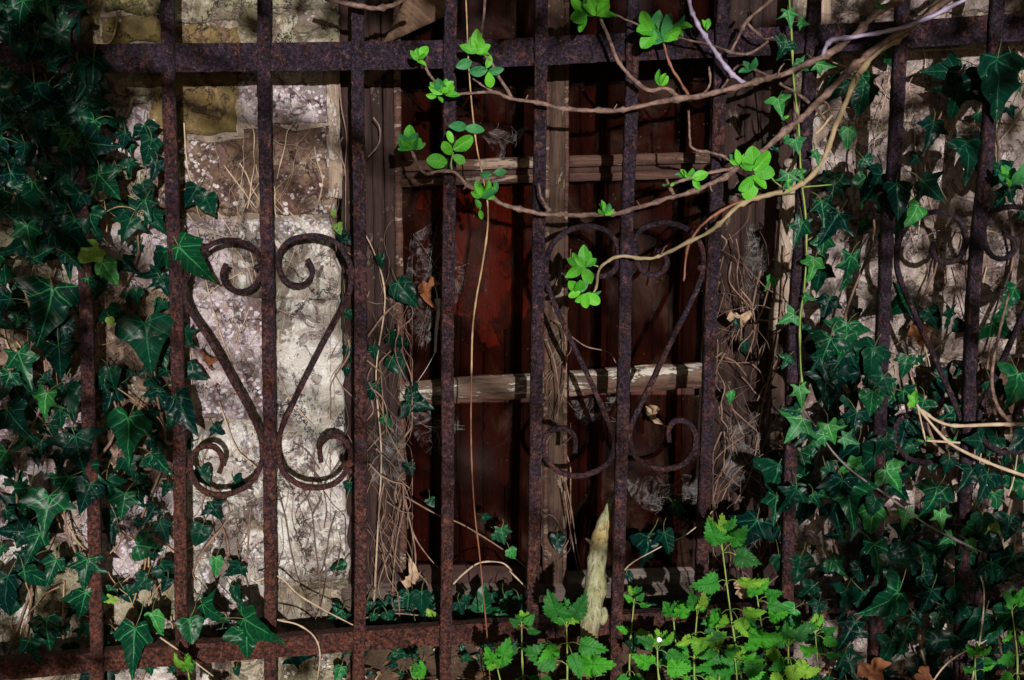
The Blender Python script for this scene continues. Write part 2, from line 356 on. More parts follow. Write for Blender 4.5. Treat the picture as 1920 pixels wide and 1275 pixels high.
# ---------------------------------------------------------------- ground
def ground():
    v = []; f = []; nx, ny = 130, 60
    for j in range(ny+1):
        for i in range(nx+1):
            sx_ = (i/nx-.5)*2; X = -0.1 + 1.6*sx_ if abs(sx_) < .8 else -0.1+math.copysign(1.28+(abs(sx_)-.8)*150, sx_)
            t = j/ny; Y = -0.75+t*1.25 if j > 8 else -0.58-(8-j)**2*.9
            z = -0.615
            bank = max(0, min(1, (X+.31)/.06))*max(0, min(1, (.40-X)/.10))
            z += bank*.135*max(0, min(1, (Y+.03)/.17))
            z += .012*noise.fractal(Vector((X*9, Y*9, 3)), .8, 2, 4)
            if Y < -1: z -= .04*min(1, (-Y-1)/2)
            v.append(Vector((X, Y, z)))
    for j in range(ny):
        for i in range(nx):
            a = j*(nx+1)+i; f.append((a, a+1, a+nx+2, a+nx+1))
    mb = MB(); mb.add(v, f); tag(mb.build('ground', M_SOIL), kind='structure')
ground()
def gz(X, Y):
    bank = max(0, min(1, (X+.31)/.06))*max(0, min(1, (.40-X)/.10))
    return -0.615 + bank*.135*max(0, min(1, (Y+.03)/.17)) + .012*noise.fractal(Vector((X*9, Y*9, 3)), .8, 2, 4)

# ---------------------------------------------------------------- stone wall left and right of the window
def masonry(x0, x1, label, stones, bedY=.0):
    w = empty('stone_wall', at((x0+x1)/2, 1300, WALL), label, 'wall')
    slab('mortar', rect(x0, -260, x1, 1420), WALL+.0065, .25, M_MORTAR, w, .006, 0, 22, 0, 1, 20, 0, True)
    for i, s in enumerate(stones):
        c = s[0]; c = rect(*c) if not isinstance(c[0], tuple) else c
        slab('stone', c, WALL, .06, M_ST[s[1]], w, s[2] if len(s) > 2 else .006, 11, 10, 4.5, i*1.37+x0*.01, 16, U(0, .005))
    return w
Ls = [((-130, -160, 60, 74), 'mossy'), ((66, -160, 188, 78), 'mossy'), ((194, -160, 300, 22), 'mossy'), ((194, 30, 300, 84), 'olive'),
      ((306, -160, 446, 40), 'grey'), ((306, 46, 446, 86), 'olive'), ((452, -160, 640, 18), 'grey'), ((452, 24, 640, 90), 'grey'),
      ((-130, 82, 60, 180), 'mossy'), ((66, 86, 184, 190), 'mossy'), ((190, 90, 278, 196), 'grey', .003),
      ([(282, 90), (447, 92), (440, 254), (284, 250)], 'olive', .002), ([(453, 92), (612, 94), (614, 232), (447, 230)], 'lichen'),
      ((-130, 188, 90, 300), 'brown'), ((96, 198, 276, 300), 'lichen'), ([(282, 260), (452, 262), (450, 404), (284, 400)], 'brown'),
      ([(458, 240), (614, 240), (618, 404), (456, 402)], 'brown'), ((-130, 308, 120, 420), 'lichen'), ((126, 306, 276, 420), 'grey'),
      ([(282, 408), (440, 410), (440, 534), (284, 534)], 'lichen'), ([(446, 410), (622, 408), (636, 560), (448, 556)], 'plaster', .003),
      ((-130, 428, 130, 552), 'grey'), ((136, 428, 276, 540), 'lichen'), ((-130, 560, 150, 690), 'brown'), ((158, 548, 328, 735), 'brown'),
      ([(336, 542), (500, 542), (500, 785), (336, 785)], 'lichen', .003), ([(505, 560), (636, 563), (654, 1090), (503, 1096)], 'plaster', .005),
      ((-130, 698, 150, 820), 'lichen'), ((158, 742, 328, 900), 'brown'), ([(336, 793), (496, 793), (496, 980), (336, 978)], 'plaster', .003),
      ((-130, 828, 90, 1010), 'lichen'), ((96, 828, 150, 1010), 'buff'),
      ((158, 908, 330, 1082), 'lichen'), ([(338, 986), (496, 988), (496, 1180), (338, 1178)], 'plaster', .003), ([(503, 1104), (654, 1098), (656, 1200), (503, 1200)], 'grey'),
      ((-130, 1018, 60, 1170), 'plaster'), ((66, 1018, 150, 1170), 'grey'), ((158, 1090, 330, 1190), 'grey'), ((-130, 1178, 180, 1330), 'grey'),
      ((190, 1198, 420, 1340), 'plaster'), ((428, 1208, 640, 1340), 'grey')]
masonry(-140, 628, 'lichen-blotched pale stone wall to the left of the window', Ls)
Rs = []
yb = [-160, 24, 236, 420, 548, 672, 860, 1030, 1165, 1260, 1400]
for j in range(len(yb)-1):
    x = [1548, 1536, 1516, 1506, 1500, 1492, 1486, 1482, 1480, 1480][j]
    while x < 2060:
        w_ = U(110, 250); w_ *= 1.25; x2 = x+w_ if x+w_ < 2000 else 2080
        gp = U(6, 12); dy = U(-6, 6)
        Rs.append(([(x+gp/2, yb[j]+5+dy), (x2-gp/2, yb[j]+5-dy), (x2-gp/2+U(-5, 5), yb[j+1]-5+U(-4, 4)), (x+gp/2+U(-5, 5), yb[j+1]-5+U(-4, 4))], random.choice(['beige', 'beige', 'buff', 'beige', 'brown' if j > 4 else 'buff']), .006))
        x = x2
masonry(1490, 2080, 'pale beige rubble stone wall behind the ivy to the right of the window', Rs)

# ---------------------------------------------------------------- window
win = empty('timber_window', at(1050, 1120, WALL+.03), 'old rotten timber window with dark dusty panes behind the iron bars', 'window')
YF, YG = WALL+.030, WALL+.052           # face of the sashes, plane of the glass
def wslab(name, c, Y, d, mt, **k):
    kk = dict(amp=.0012, wob=1.6, step=14, rnd=2.2, seed=U(0, 50), freq=30); kk.update(k)
    return slab(name, c, Y, d, mt, win, **kk)
# left jamb: weathered board, rubble-filled gap, reddish moulding, inner strip
wslab('jamb_board', [(608, 128), (634, 130), (640, 372), (618, 370)], WALL-.004, .03, M_GREYW, wob=5)
wslab('jamb_board', [(612, -160), (634, -160), (634, 120), (608, 120)], WALL+.004, .03, M_GREYW, wob=5)
wslab('jamb_board', [(634, -160), (662, -160), (700, 1180), (652, 1180)], WALL+.022, .05, M_POST, wob=5, amp=.004)
wslab('frame_post', [(660, -160), (690, -160), (722, 1180), (690, 1180)], YF+.006, .05, M_POST, wob=2)
wslab('moulding', [(686, -160), (708, -160), (738, 1180), (718, 1180)], YF-.004, .04, M_POST)
wslab('sash_stile', [(711, -160), (734, -160), (752, 1180), (738, 1180)], YF+.006, .03, M_POST)
wslab('sash_stile', [(735, -160), (748, -160), (764, 1140), (750, 1140)], YF-.001, .03, M_MULL if False else M_WOODH)
# right jamb
wslab('sash_stile', [(1356, -160), (1372, -160), (1318, 1120), (1302, 1120)], YF-.001, .03, M_POST)
wslab('frame_post', [(1375, -160), (1412, -160), (1362, 1180), (1322, 1180)], YF+.004, .04, M_POST, amp=.003)
wslab('moulding', [(1414, -160), (1442, -160), (1388, 1180), (1364, 1180)], YF-.006, .04, M_POST)
wslab('frame_post', [(1442, -160), (1536, -160), (1450, 1180), (1388, 1180)], WALL+.016, .05, M_POST, amp=.006, wob=5)
wslab('jamb_board', [(1532, -160), (1562, -160), (1552, 250), (1502, 300)], WALL-.005, .03, M_GREYW, wob=5)
wslab('jamb_board', [(1478, 300), (1512, 290), (1480, 610), (1446, 620)], WALL-.003, .03, M_GREYW, wob=5)
wslab('jamb_board', [(1446, 622), (1480, 612), (1472, 1010), (1436, 1010)], WALL-.003, .03, M_MULL, wob=5)
# mullion: broken old post with two edge strips
wslab('mullion', [(1030, -160), (1066, -160), (1058, 1120), (1022, 1120)], YF-.002, .035, M_MULL, amp=.003, wob=3)
wslab('glazing_strip', [(1024, -160), (1032, -160), (1027, 1100), (1019, 1100)], YF-.007, .02, M_WOODH)
wslab('glazing_strip', [(1062, -160), (1069, -160), (1062, 1100), (1055, 1100)], YF-.006, .02, M_WOODH)
# transoms
for xa, xb in ((750, 1020), (1068, 1346)):
    s = lambda y, x: y-(x-900)*.030
    wslab('transom', [(xa, s(299, xa)), (xb, s(299, xb)), (xb, s(318, xb)), (xa, s(318, xa))], YF-.004, .03, M_WOODH)
    wslab('transom', [(xa, s(318.5, xa)), (xb, s(318.5, xb)), (xb, s(331, xb)), (xa, s(331, xa))], YF+.010, .03, M_BOARD[2])
    wslab('transom', [(xa, s(331.5, xa)), (xb, s(331.5, xb)), (xb, s(346, xb)), (xa, s(346, xa))], YF-.002, .03, M_WOODH)
    s2 = lambda y, x: y-(x-760)*.064
    wslab('transom', [(xa, s2(722, xa)), (xb, s2(722, xb)), (xb, s2(752, xb)), (xa, s2(752, xa))], YF-.006, .035, M_PEELH if xa < 900 else m_wood('half_peeled_transom', (.07, .038, .028), (.12, .075, .055), (.36, .32, .28), .40, False), amp=.003, wob=3)
    wslab('transom', [(xa, s2(752.5, xa)), (xb, s2(752.5, xb)), (xb, s2(763, xb)), (xa, s2(763, xa))], YF-.001, .03, M_WOODH, wob=3)
wslab('bottom_rail', [(756, 1068), (1024, 1072), (1024, 1104), (756, 1104)], YF-.002, .03, M_BOARD[2])
wslab('bottom_rail', [(1060, 1080), (1318, 1072), (1318, 1102), (1060, 1108)], YF-.002, .03, m_wood('grey_brown_rail', (.09, .07, .065), (.14, .11, .10), None, 0, False))
wslab('sill', [(640, 1106), (1440, 1110), (1440, 1330), (640, 1330)], WALL-.004, .08, m_wood('sill_wood', (.05, .035, .03), (.08, .06, .05), None, 0, False), amp=.003)
# panes
wslab('added_back_panel', rect(690, -260, 1420, 1140), YG+.050, .012, M_BOARD[2], step=90)  # added dark panel, shuts out sky light between the boards
for c in (rect(746, -160, 1026, 300), rect(1064, -160, 1356, 292), rect(748, 340, 1024, 722), rect(1060, 334, 1350, 706), rect(752, 756, 1022, 1072), rect(1058, 742, 1326, 1080)):
    wslab('pane', c, YG, .003, M_GLASS, amp=0, wob=0, rnd=0, step=120, nofall=True)
# boards nailed up behind the glass
x = 730; k = 0
while x < 1380:
    w_ = [46, 38, 52, 44, 40, 56][k % 6]
    wslab('backing_board', [(x+1, -200), (x+w_-2, -200), (x+w_-2-4, 1120), (x+1-4, 1120)], YG+.030+.003*(k % 2), .012, M_BOARD[[0, 1, 0, 1, 1, 0, 2][k % 7]], step=60)
    x += w_; k += 1
def patch(name, P, Y, mt, parent, amp=.0, th=.002):
    P = pts(P, Y); P = [p for p in catmull(P+[P[0]], 6)][:-1]
    v = [p+Vector((noise.fractal(p*60, .8, 2, 4)*.008+U(-1, 1)*.001, 0, noise.fractal(p*60+Vector((7, 0, 0)), .8, 2, 4)*.008)) for p in P]; n = len(v)
    v2 = [p+Vector((0, th, 0)) for p in v]
    mb = MB(); mb.add(v+v2, [tuple(reversed(range(n)))]+[tuple(range(n, 2*n))]+[(i, (i+1) % n, n+(i+1) % n, n+i) for i in range(n)])
    return mb.build(name, mt, parent, False)
tag(patch('paint_panel', [(795, 345), (870, 342), (940, 340), (1010, 338), (1018, 400), (1005, 470), (1012, 540), (985, 590), (950, 610), (935, 648), (905, 640), (890, 600), (850, 590), (826, 540), (822, 500), (806, 470), (815, 420), (785, 385)], YG+.026, M_REDP, win), 'peeling rust-red sheet behind the middle left pane')
patch('paint_panel', [(905, 770), (960, 768), (968, 840), (950, 905), (925, 890), (910, 830)], YG+.026, M_BOARD[1], win)
# diagonal plank
wslab('plank', [(788, -60), (850, -60), (845, 26), (716, 84)], WALL+.012, .012, M_DIAG, amp=.002)
wslab('plank', [(700, 96), (726, 132), (690, 162), (676, 150)], WALL+.0125, .012, M_DIAG, amp=.002)

# ---------------------------------------------------------------- iron fence
fence = empty('iron_fence', at(960, 1290, 0), 'rusty wrought iron fence of square bars with heart-shaped scrolls', 'fence')
def square_bar(P, w, d, mb, twist=0):
    v = []; f = []; pr = [(-.5, -.38), (-.38, -.5), (.38, -.5), (.5, -.38), (.5, .38), (.38, .5), (-.38, .5), (-.5, .38)]
    for i, p in enumerate(P):
        for a, b in pr:
            q = p + Vector((a*w, b*d, 0))
            v.append(q + Vector((noise.noise(q*120), noise.noise(q*120+Vector((5, 0, 0))), 0))*.0014 + Vector((noise.noise(p*5), noise.noise(p*5+Vector((3, 0, 0))), 0))*.0022)
    n = len(P)
    for i in range(n-1):
        for k in range(8):
            k2 = (k+1) % 8; f.append((i*8+k, i*8+k2, (i+1)*8+k2, (i+1)*8+k))
    f.append(tuple(reversed(range(8)))); f.append(tuple((n-1)*8+k for k in range(8)))
    mb.add(v, f)
BARS = [(( -8), (0), -16, -60), 0]
BARP = {1: [(133, -60), (146, 250), (162, 580), (168, 800), (176, 950), (182, 1275), (183, 1400)],
 2: [(311, -60), (313, 0), (325, 425), (331, 520), (336, 850), (340, 1150), (343, 1275), (346, 1400)],
 3: [(492, -60), (493.5, 0), (500, 425), (503, 600), (507, 1000), (508, 1275), (508, 1400)],
 4: [(670, -60), (670, 20), (674, 425), (676, 600), (676, 1000), (674, 1275), (673, 1400)],
 5: [(844, -60), (843.7, 0), (842, 425), (841, 600), (839, 1000), (836, 1275), (835, 1400)],
 6: [(1016, -60), (1015, 0), (1010, 425), (1004, 850), (998, 1150), (997, 1275), (996, 1400)],
 7: [(1190, -60), (1188, 0), (1176, 425), (1170, 600), (1165, 850), (1157, 1150), (1154, 1300)],
 8: [(1360, -60), (1356, 0), (1347, 200), (1341, 425), (1332, 600), (1325, 850), (1318, 1000), (1313, 1150), (1308, 1400)],
 9: [(1531, -60), (1527, 0), (1501, 425), (1490, 600), (1482, 850), (1478, 1000), (1470, 1400)],
 10: [(1697, -60), (1693, 0), (1678, 300), (1664, 425), (1656, 600), (1646, 850), (1640, 1100), (1635, 1400)],
 11: [(1872, -60), (1868, 0), (1848, 300), (1831, 450), (1821, 600), (1813, 850), (1804, 1100), (1797, 1400)],
 12: [(2040, -60), (2015, 300), (1990, 600), (1970, 1400)]}
BW = {1: 20, 8: 21}
def resample(P, n):
    Q = catmull(P, 12); L = [0]
    for i in range(1, len(Q)): L.append(L[-1]+(Q[i]-Q[i-1]).length)
    out = []; j = 0
    for i in range(n+1):
        t = L[-1]*i/n
        while j < len(Q)-2 and L[j+1] < t: j += 1
        out.append(Q[j].lerp(Q[j+1], (t-L[j])/max(1e-9, L[j+1]-L[j])))
    return out
for k, P in BARP.items():
    mb = MB(); Q = resample(pts(P, -.008), 150)
    w_ = 24.5 if k not in (1, 2) else 24.5
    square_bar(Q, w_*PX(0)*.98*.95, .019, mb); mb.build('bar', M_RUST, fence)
def rail(Pt, h, th):
    mb = MB(); v = []; f = []; Q = resample(pts(Pt, 0.0), 170)
    for i, p in enumerate(Q):
        for a, b in ((0, 0), (.0, 1), (-1, 1), (-1, 0)):
            q = p+Vector((0, 0, a*h)); q.y = -.004+b*th
            v.append(q+Vector((0, noise.noise(q*90), noise.noise(q*110)))*.0012)
    n = len(Q)
    for i in range(n-1):
        for k in range(4): f.append((i*4+k, i*4+(k+1) % 4, (i+1)*4+(k+1) % 4, (i+1)*4+k))
    f += [(3, 2, 1, 0), ((n-1)*4, (n-1)*4+1, (n-1)*4+2, (n-1)*4+3)]
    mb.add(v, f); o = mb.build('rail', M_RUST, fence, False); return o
rail([(-120, 84), (60, 83), (400, 81), (520, 80), (800, 76), (980, 71), (1150, 63), (1400, 53), (1560, 45), (1720, 37), (1840, 29), (2060, 15)], 50*PX(), .012)
rail([(-120, 1244), (60, 1232), (200, 1219), (480, 1197), (690, 1181), (850, 1171), (1000, 1161), (1170, 1150), (1300, 1143), (1600, 1122), (2060, 1090)], 40*PX(), .020)
def scroll(P, mb, Y=.0):
    """flat strip bent on edge: thin in the plane of the fence, 12 mm deep"""
    Q = resample(pts(P, Y), 110); n = len(Q); v = []; f = []
    for i, p in enumerate(Q):
        t = (Q[min(n-1, i+1)]-Q[max(0, i-1)]).normalized(); nn = Vector((t.z, 0, -t.x))
        w_ = .0074*(1 if 3 < i < n-4 else .95)
        for a, b in ((-.5, -.32), (-.28, -.5), (.28, -.5), (.5, -.32), (.5, .32), (.28, .5), (-.28, .5), (-.5, .32)):
            q = p+nn*a*w_+Vector((0, b*.011, 0)); v.append(q+Vector((noise.noise(q*150), 0, noise.noise(q*150+Vector((3, 3, 3)))))*.0008)
    for i in range(n-1):
        for k in range(8): f.append((i*8+k, i*8+(k+1) % 8, (i+1)*8+(k+1) % 8, (i+1)*8+k))
    f.append(tuple(reversed(range(8)))); f.append(tuple((n-1)*8+k for k in range(8)))
    mb.add(v, f)
# right half: curl end, under, left side by the centre bar, over, outer side, diagonal, inner side, bottom, curl
HR = [(576, 486), (586, 505), (580, 526), (558, 536), (535, 526), (522, 500), (526, 470), (548, 449), (590, 442), (630, 455), (652, 485), (659, 515), (650, 560), (600, 655), (550, 755), (527, 808), (522, 850), (532, 885), (560, 908), (598, 914), (632, 903), (654, 873), (656, 842), (640, 820), (616, 819), (600, 838), (602, 866)]
HL = [(424, 495), (417, 515), (428, 538), (450, 547), (475, 538), (489, 510), (484, 475), (462, 457), (425, 450), (390, 462), (360, 492), (346, 535), (352, 575), (395, 640), (440, 720), (480, 795), (492, 840), (488, 875), (470, 905), (440, 923), (405, 928), (375, 915), (358, 885), (360, 855), (380, 837), (405, 840), (418, 862), (411, 886)]
ML = [(1098, 480), (1095, 500), (1108, 515), (1130, 518), (1150, 508), (1160, 480), (1152, 448), (1130, 429), (1090, 424), (1050, 442), (1028, 475), (1024, 515), (1030, 545), (1062, 620), (1105, 710), (1140, 790), (1152, 825), (1146, 858), (1120, 882), (1080, 892), (1045, 882), (1022, 855), (1020, 825), (1035, 806), (1060, 803), (1078, 820), (1078, 848)]
MR = [(1228, 468), (1248, 480), (1248, 502), (1228, 516), (1205, 508), (1190, 480), (1192, 445), (1212, 424), (1250, 418), (1290, 430), (1314, 460), (1318, 500), (1305, 545), (1265, 625), (1220, 720), (1188, 785), (1180, 815), (1188, 850), (1212, 872), (1245, 879), (1280, 870), (1300, 845), (1304, 815), (1290, 792), (1268, 788), (1254, 802), (1254, 828)]
for P in (HR, HL, ML, MR):
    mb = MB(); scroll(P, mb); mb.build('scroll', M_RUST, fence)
for px_, py_ in ((502, 492), (488, 500), (505, 842), (662, 508), (344, 525), (652, 870), (352, 880), (1164, 482), (1186, 470), (1170, 838), (1318, 500), (1022, 520), (1012, 838), (1306, 850)):
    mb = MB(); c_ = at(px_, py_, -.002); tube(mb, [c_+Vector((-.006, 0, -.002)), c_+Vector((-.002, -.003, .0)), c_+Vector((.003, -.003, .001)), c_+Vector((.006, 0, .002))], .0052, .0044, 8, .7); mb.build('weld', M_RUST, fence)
RL = [(x+ (1822-1168) - (x-1090)*.05, y-(x-1100)*.03-26) for x, y in ML]
RR = [(x+ (1828-1176) - (x-1250)*.05, y-(x-1100)*.03-26) for x, y in MR]
for P in (RL, RR):
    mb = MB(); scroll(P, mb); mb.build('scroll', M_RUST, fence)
LL = [(x-340, y+8) for x, y in HR]
mb = MB(); scroll(LL, mb); # the next motif's right half stands behind the ivy at the left edge
mb2 = MB(); 

# ---------------------------------------------------------------- leaf meshes
def smooth_outline(O, n):
    P = [Vector((x, y, 0)) for x, y in O]; return catmull(P, n)
def leaf_mesh(name, half, mt, n=2, fold=.10, curl=.12, wav=.02, c=(0, .30), rings=(.4, .75, 1.0), serr=0, seed=0):
    h = smooth_outline(half, n)
    if serr:
        hh = []
        for i, p in enumerate(h):
            hh.append(p)
            if i < len(h)-1:
                q = p.lerp(h[i+1], .75); d = (h[i+1]-p); nn = Vector((d.y, -d.x, 0)).normalized()
                hh.append(q+nn*serr*(1 if 0 < i < len(h)-2 else .3)+d*.15)
        h = hh
    out = h + [Vector((-p.x, p.y, 0)) for p in reversed(h[1:-1])] if h[-1].x < 1e-4 else h
    C0 = Vector((c[0], c[1], 0)); n_ = len(out); v = [C0]; f = []
    for r in rings: v += [C0+(p-C0)*r for p in out]
    for i in range(n_): f.append((0, 1+i, 1+(i+1) % n_))
    for k in range(len(rings)-1):
        for i in range(n_):
            a = 1+k*n_; b = a+n_; f.append((a+i, b+i, b+(i+1) % n_, a+(i+1) % n_))
    rnd = Vector((seed*7.3, seed, 0)); w = []
    for p in v:
        z = fold*abs(p.x) - curl*(max(0, p.y-.3)**2) - curl*1.1*max(0, abs(p.x)-.2)**1.5 + wav*noise.noise(p*5+rnd)*2
        w.append(Vector((p.x, p.y, z)))
    # face +z
    fl = [q if (v[q[1]]-v[q[0]]).cross(v[q[2]]-v[q[0]]).z > 0 else tuple(reversed(q)) for q in f]
    me = bpy.data.meshes.new(name); me.from_pydata(w, [], fl); me.update(); me.materials.append(mt)
    uv = me.uv_layers.new(name='UVMap')
    for lp in me.loops: uv.data[lp.index].uv = (v[lp.vertex_index].x, v[lp.vertex_index].y)
    me.polygons.foreach_set('use_smooth', [True]*len(me.polygons))
    return me
HA = [(0, .03), (.08, -.07), (.24, -.16), (.37, -.17), (.35, -.04), (.31, .07), (.44, .20), (.64, .33), (.44, .35), (.25, .38), (.19, .56), (.10, .80), (0, 1.04)]
HB = [(0, .02), (.08, -.10), (.24, -.17), (.38, -.10), (.46, .04), (.62, .22), (.42, .27), (.27, .35), (.21, .55), (.10, .80), (0, 1.06)]
HC = [(0, 0), (.12, -.08), (.31, -.08), (.44, .06), (.44, .24), (.35, .46), (.20, .72), (0, 1.0)]
HD = [(0, .04), (.08, -.06), (.24, -.13), (.32, -.02), (.40, .10), (.68, .22), (.45, .30), (.24, .38), (.20, .55), (.12, .78), (0, 1.0)]
HE = [(0, .03), (.10, -.10), (.34, -.14), (.54, -.06), (.72, .02), (.54, .14), (.36, .27), (.28, .45), (.16, .70), (0, 1.0)]
IVY = {}
for tone, mt in M_IVY.items():
    IVY[tone] = {}
    for s_, H_ in (('A', HA), ('B', HB), ('C', HC), ('D', HD), ('E', HE)):
        IVY[tone][s_] = [leaf_mesh('ivy_leaf', [(a*U(.86, 1.16), b*U(.93, 1.06)+U(-.015, .015)*(a > 0)) for a, b in H_], mt, 2, U(.05, .35), U(.10, .75), U(.03, .11), seed=i+ord(s_)) for i in range(5)]
NH = [(0, 0), (.15, -.01), (.27, .08), (.33, .21), (.33, .35), (.28, .49), (.21, .63), (.13, .77), (.06, .89), (0, 1)]
NETM = [leaf_mesh('nettle_leaf', NH, mt, 1, .16, .5, .07, rings=(.5, 1.0), serr=.075, seed=i, c=(0, .4)) for i, mt in enumerate((M_NET, M_NETD, M_NETY))]
OH = [(0, 0), (.05, .03), (.20, .20), (.28, .45), (.24, .70), (.12, .90), (0, 1)]
BUDM = [leaf_mesh('fresh_leaf', OH, M_BUD, 2, .30, .30, .03, c=(0, .45), rings=(.5, 1), seed=i) for i in range(3)]
BUDD = [leaf_mesh('fresh_leaf', OH, M_BUDD, 2, .30, .30, .03, c=(0, .45), rings=(.5, 1), seed=i) for i in range(2)]
RH = [(0, 0), (.05, .0), (.20, .14), (.31, .42), (.29, .70), (.15, .90), (0, .97)]
BUDR = [leaf_mesh('fresh_leaf', RH, M_BUD, 2, .15, .2, .03, c=(0, .45), rings=(.5, 1), seed=i) for i in range(2)]
DEADM = [leaf_mesh('dead_leaf', HB, mt, 2, .3, 1.0, .12, seed=i) for i, mt in enumerate((M_DEAD, M_PALED))]

def place_leaf(name, me, base, ang, size, parent, tx=None, ty=None, label=None):
    """leaf blade: base = world point where it joins its stalk, ang = where the tip points as seen from the front
    (0 down, 90 right), tx = nod of the tip towards the viewer, ty = turn about the midrib"""
    a = rad(ang); t = Vector((math.sin(a), 0, -math.cos(a))); n = Vector((0, -1, 0)); r = t.cross(n)
    Mx = Matrix((r, t, n)).transposed().to_4x4()
    tx = U(-15, 30) if tx is None else tx; ty = U(-25, 25) if ty is None else ty
    Mx = Mx @ Matrix.Rotation(rad(tx), 4, 'X') @ Matrix.Rotation(rad(ty), 4, 'Y') @ Matrix.Diagonal((size*U(.78, 1.12), size, size, 1))
    Mx.translation = base
    o = bpy.data.objects.new(name, me); COL.objects.link(o)
    o.parent = parent; o.matrix_parent_inverse = Matrix.Translation(-Vector(parent.location))
    o.matrix_basis = Mx
    return o

# ---------------------------------------------------------------- ivy
class Ivy:
    def __init__(s, px, py, Y, label, group=None):
        s.e = empty('ivy_plant', at(px, py, Y), label, 'ivy', group); s.pet = MB(); s.n = 0
    def stem(s, L, r=.0016, mt=None, name='stem', r1=None):
        mb = MB(); tube(mb, catmull(pts(L), 5), r, r1 or r*.6, 6, .3, 7); mb.build(name, mt or M_ROOT, s.e)
    def leaf(s, px, py, size, ang, sh='B', tone='d', Y=.03, tx=None, ty=None, stalk=True):
        me = random.choice(IVY[tone][sh]); b = at(px, py, Y); sz = size*U(.72, 1.0)*PX(Y)
        if R() < .5 and ty is None: ty = U(-30, 30)
        place_leaf('leaf', me, b, ang, sz, s.e, tx, ty)
        if stalk:
            a = rad(ang+180+U(-50, 50)); q = b+Vector((math.sin(a)*sz*.5, U(.01, .03), -math.cos(a)*sz*.5))
            tube(s.pet, catmull([b, b.lerp(q, .5)+Vector((U(-.003, .003), -.003, U(0, .004))), q], 3), .0007, .0009, 4)
        s.n += 1
    def done(s, mt=None):
        if s.pet.v: tag(s.pet.build('leaf_stalks', mt or M_IVST, s.e), kind='stuff')

def fill(iv, n, dens, box, smin, smax, tones, Ymin, Ymax, shapes='AABBBCDE', mind=14, taken=None):
    c = 0; tries = 0; taken = [] if taken is None else taken
    while c < n and tries < n*60:
        tries += 1; x = U(box[0], box[2]); y = U(box[1], box[3])
        if R() > dens(x, y): continue
        if any((x-a)**2+(y-b)**2 < mind**2 for a, b in taken): continue
        taken.append((x, y)); sz = smin+(smax-smin)*R()**1.6
        iv.leaf(x, y, sz, random.gauss(0, 42), random.choice(shapes), random.choice(tones), U(Ymin, Ymax))
        c += 1
    return taken
def blob(x, y, L):
    """density: the strongest of several ellipses (cx, cy, rx, ry, value)"""
    d = 0
    for cx, cy, rx, ry, v in L:
        q = ((x-cx)/rx)**2+((y-cy)/ry)**2
        if q < 1.3: d = max(d, v*min(1, (1.3-q)/.5))
    return d

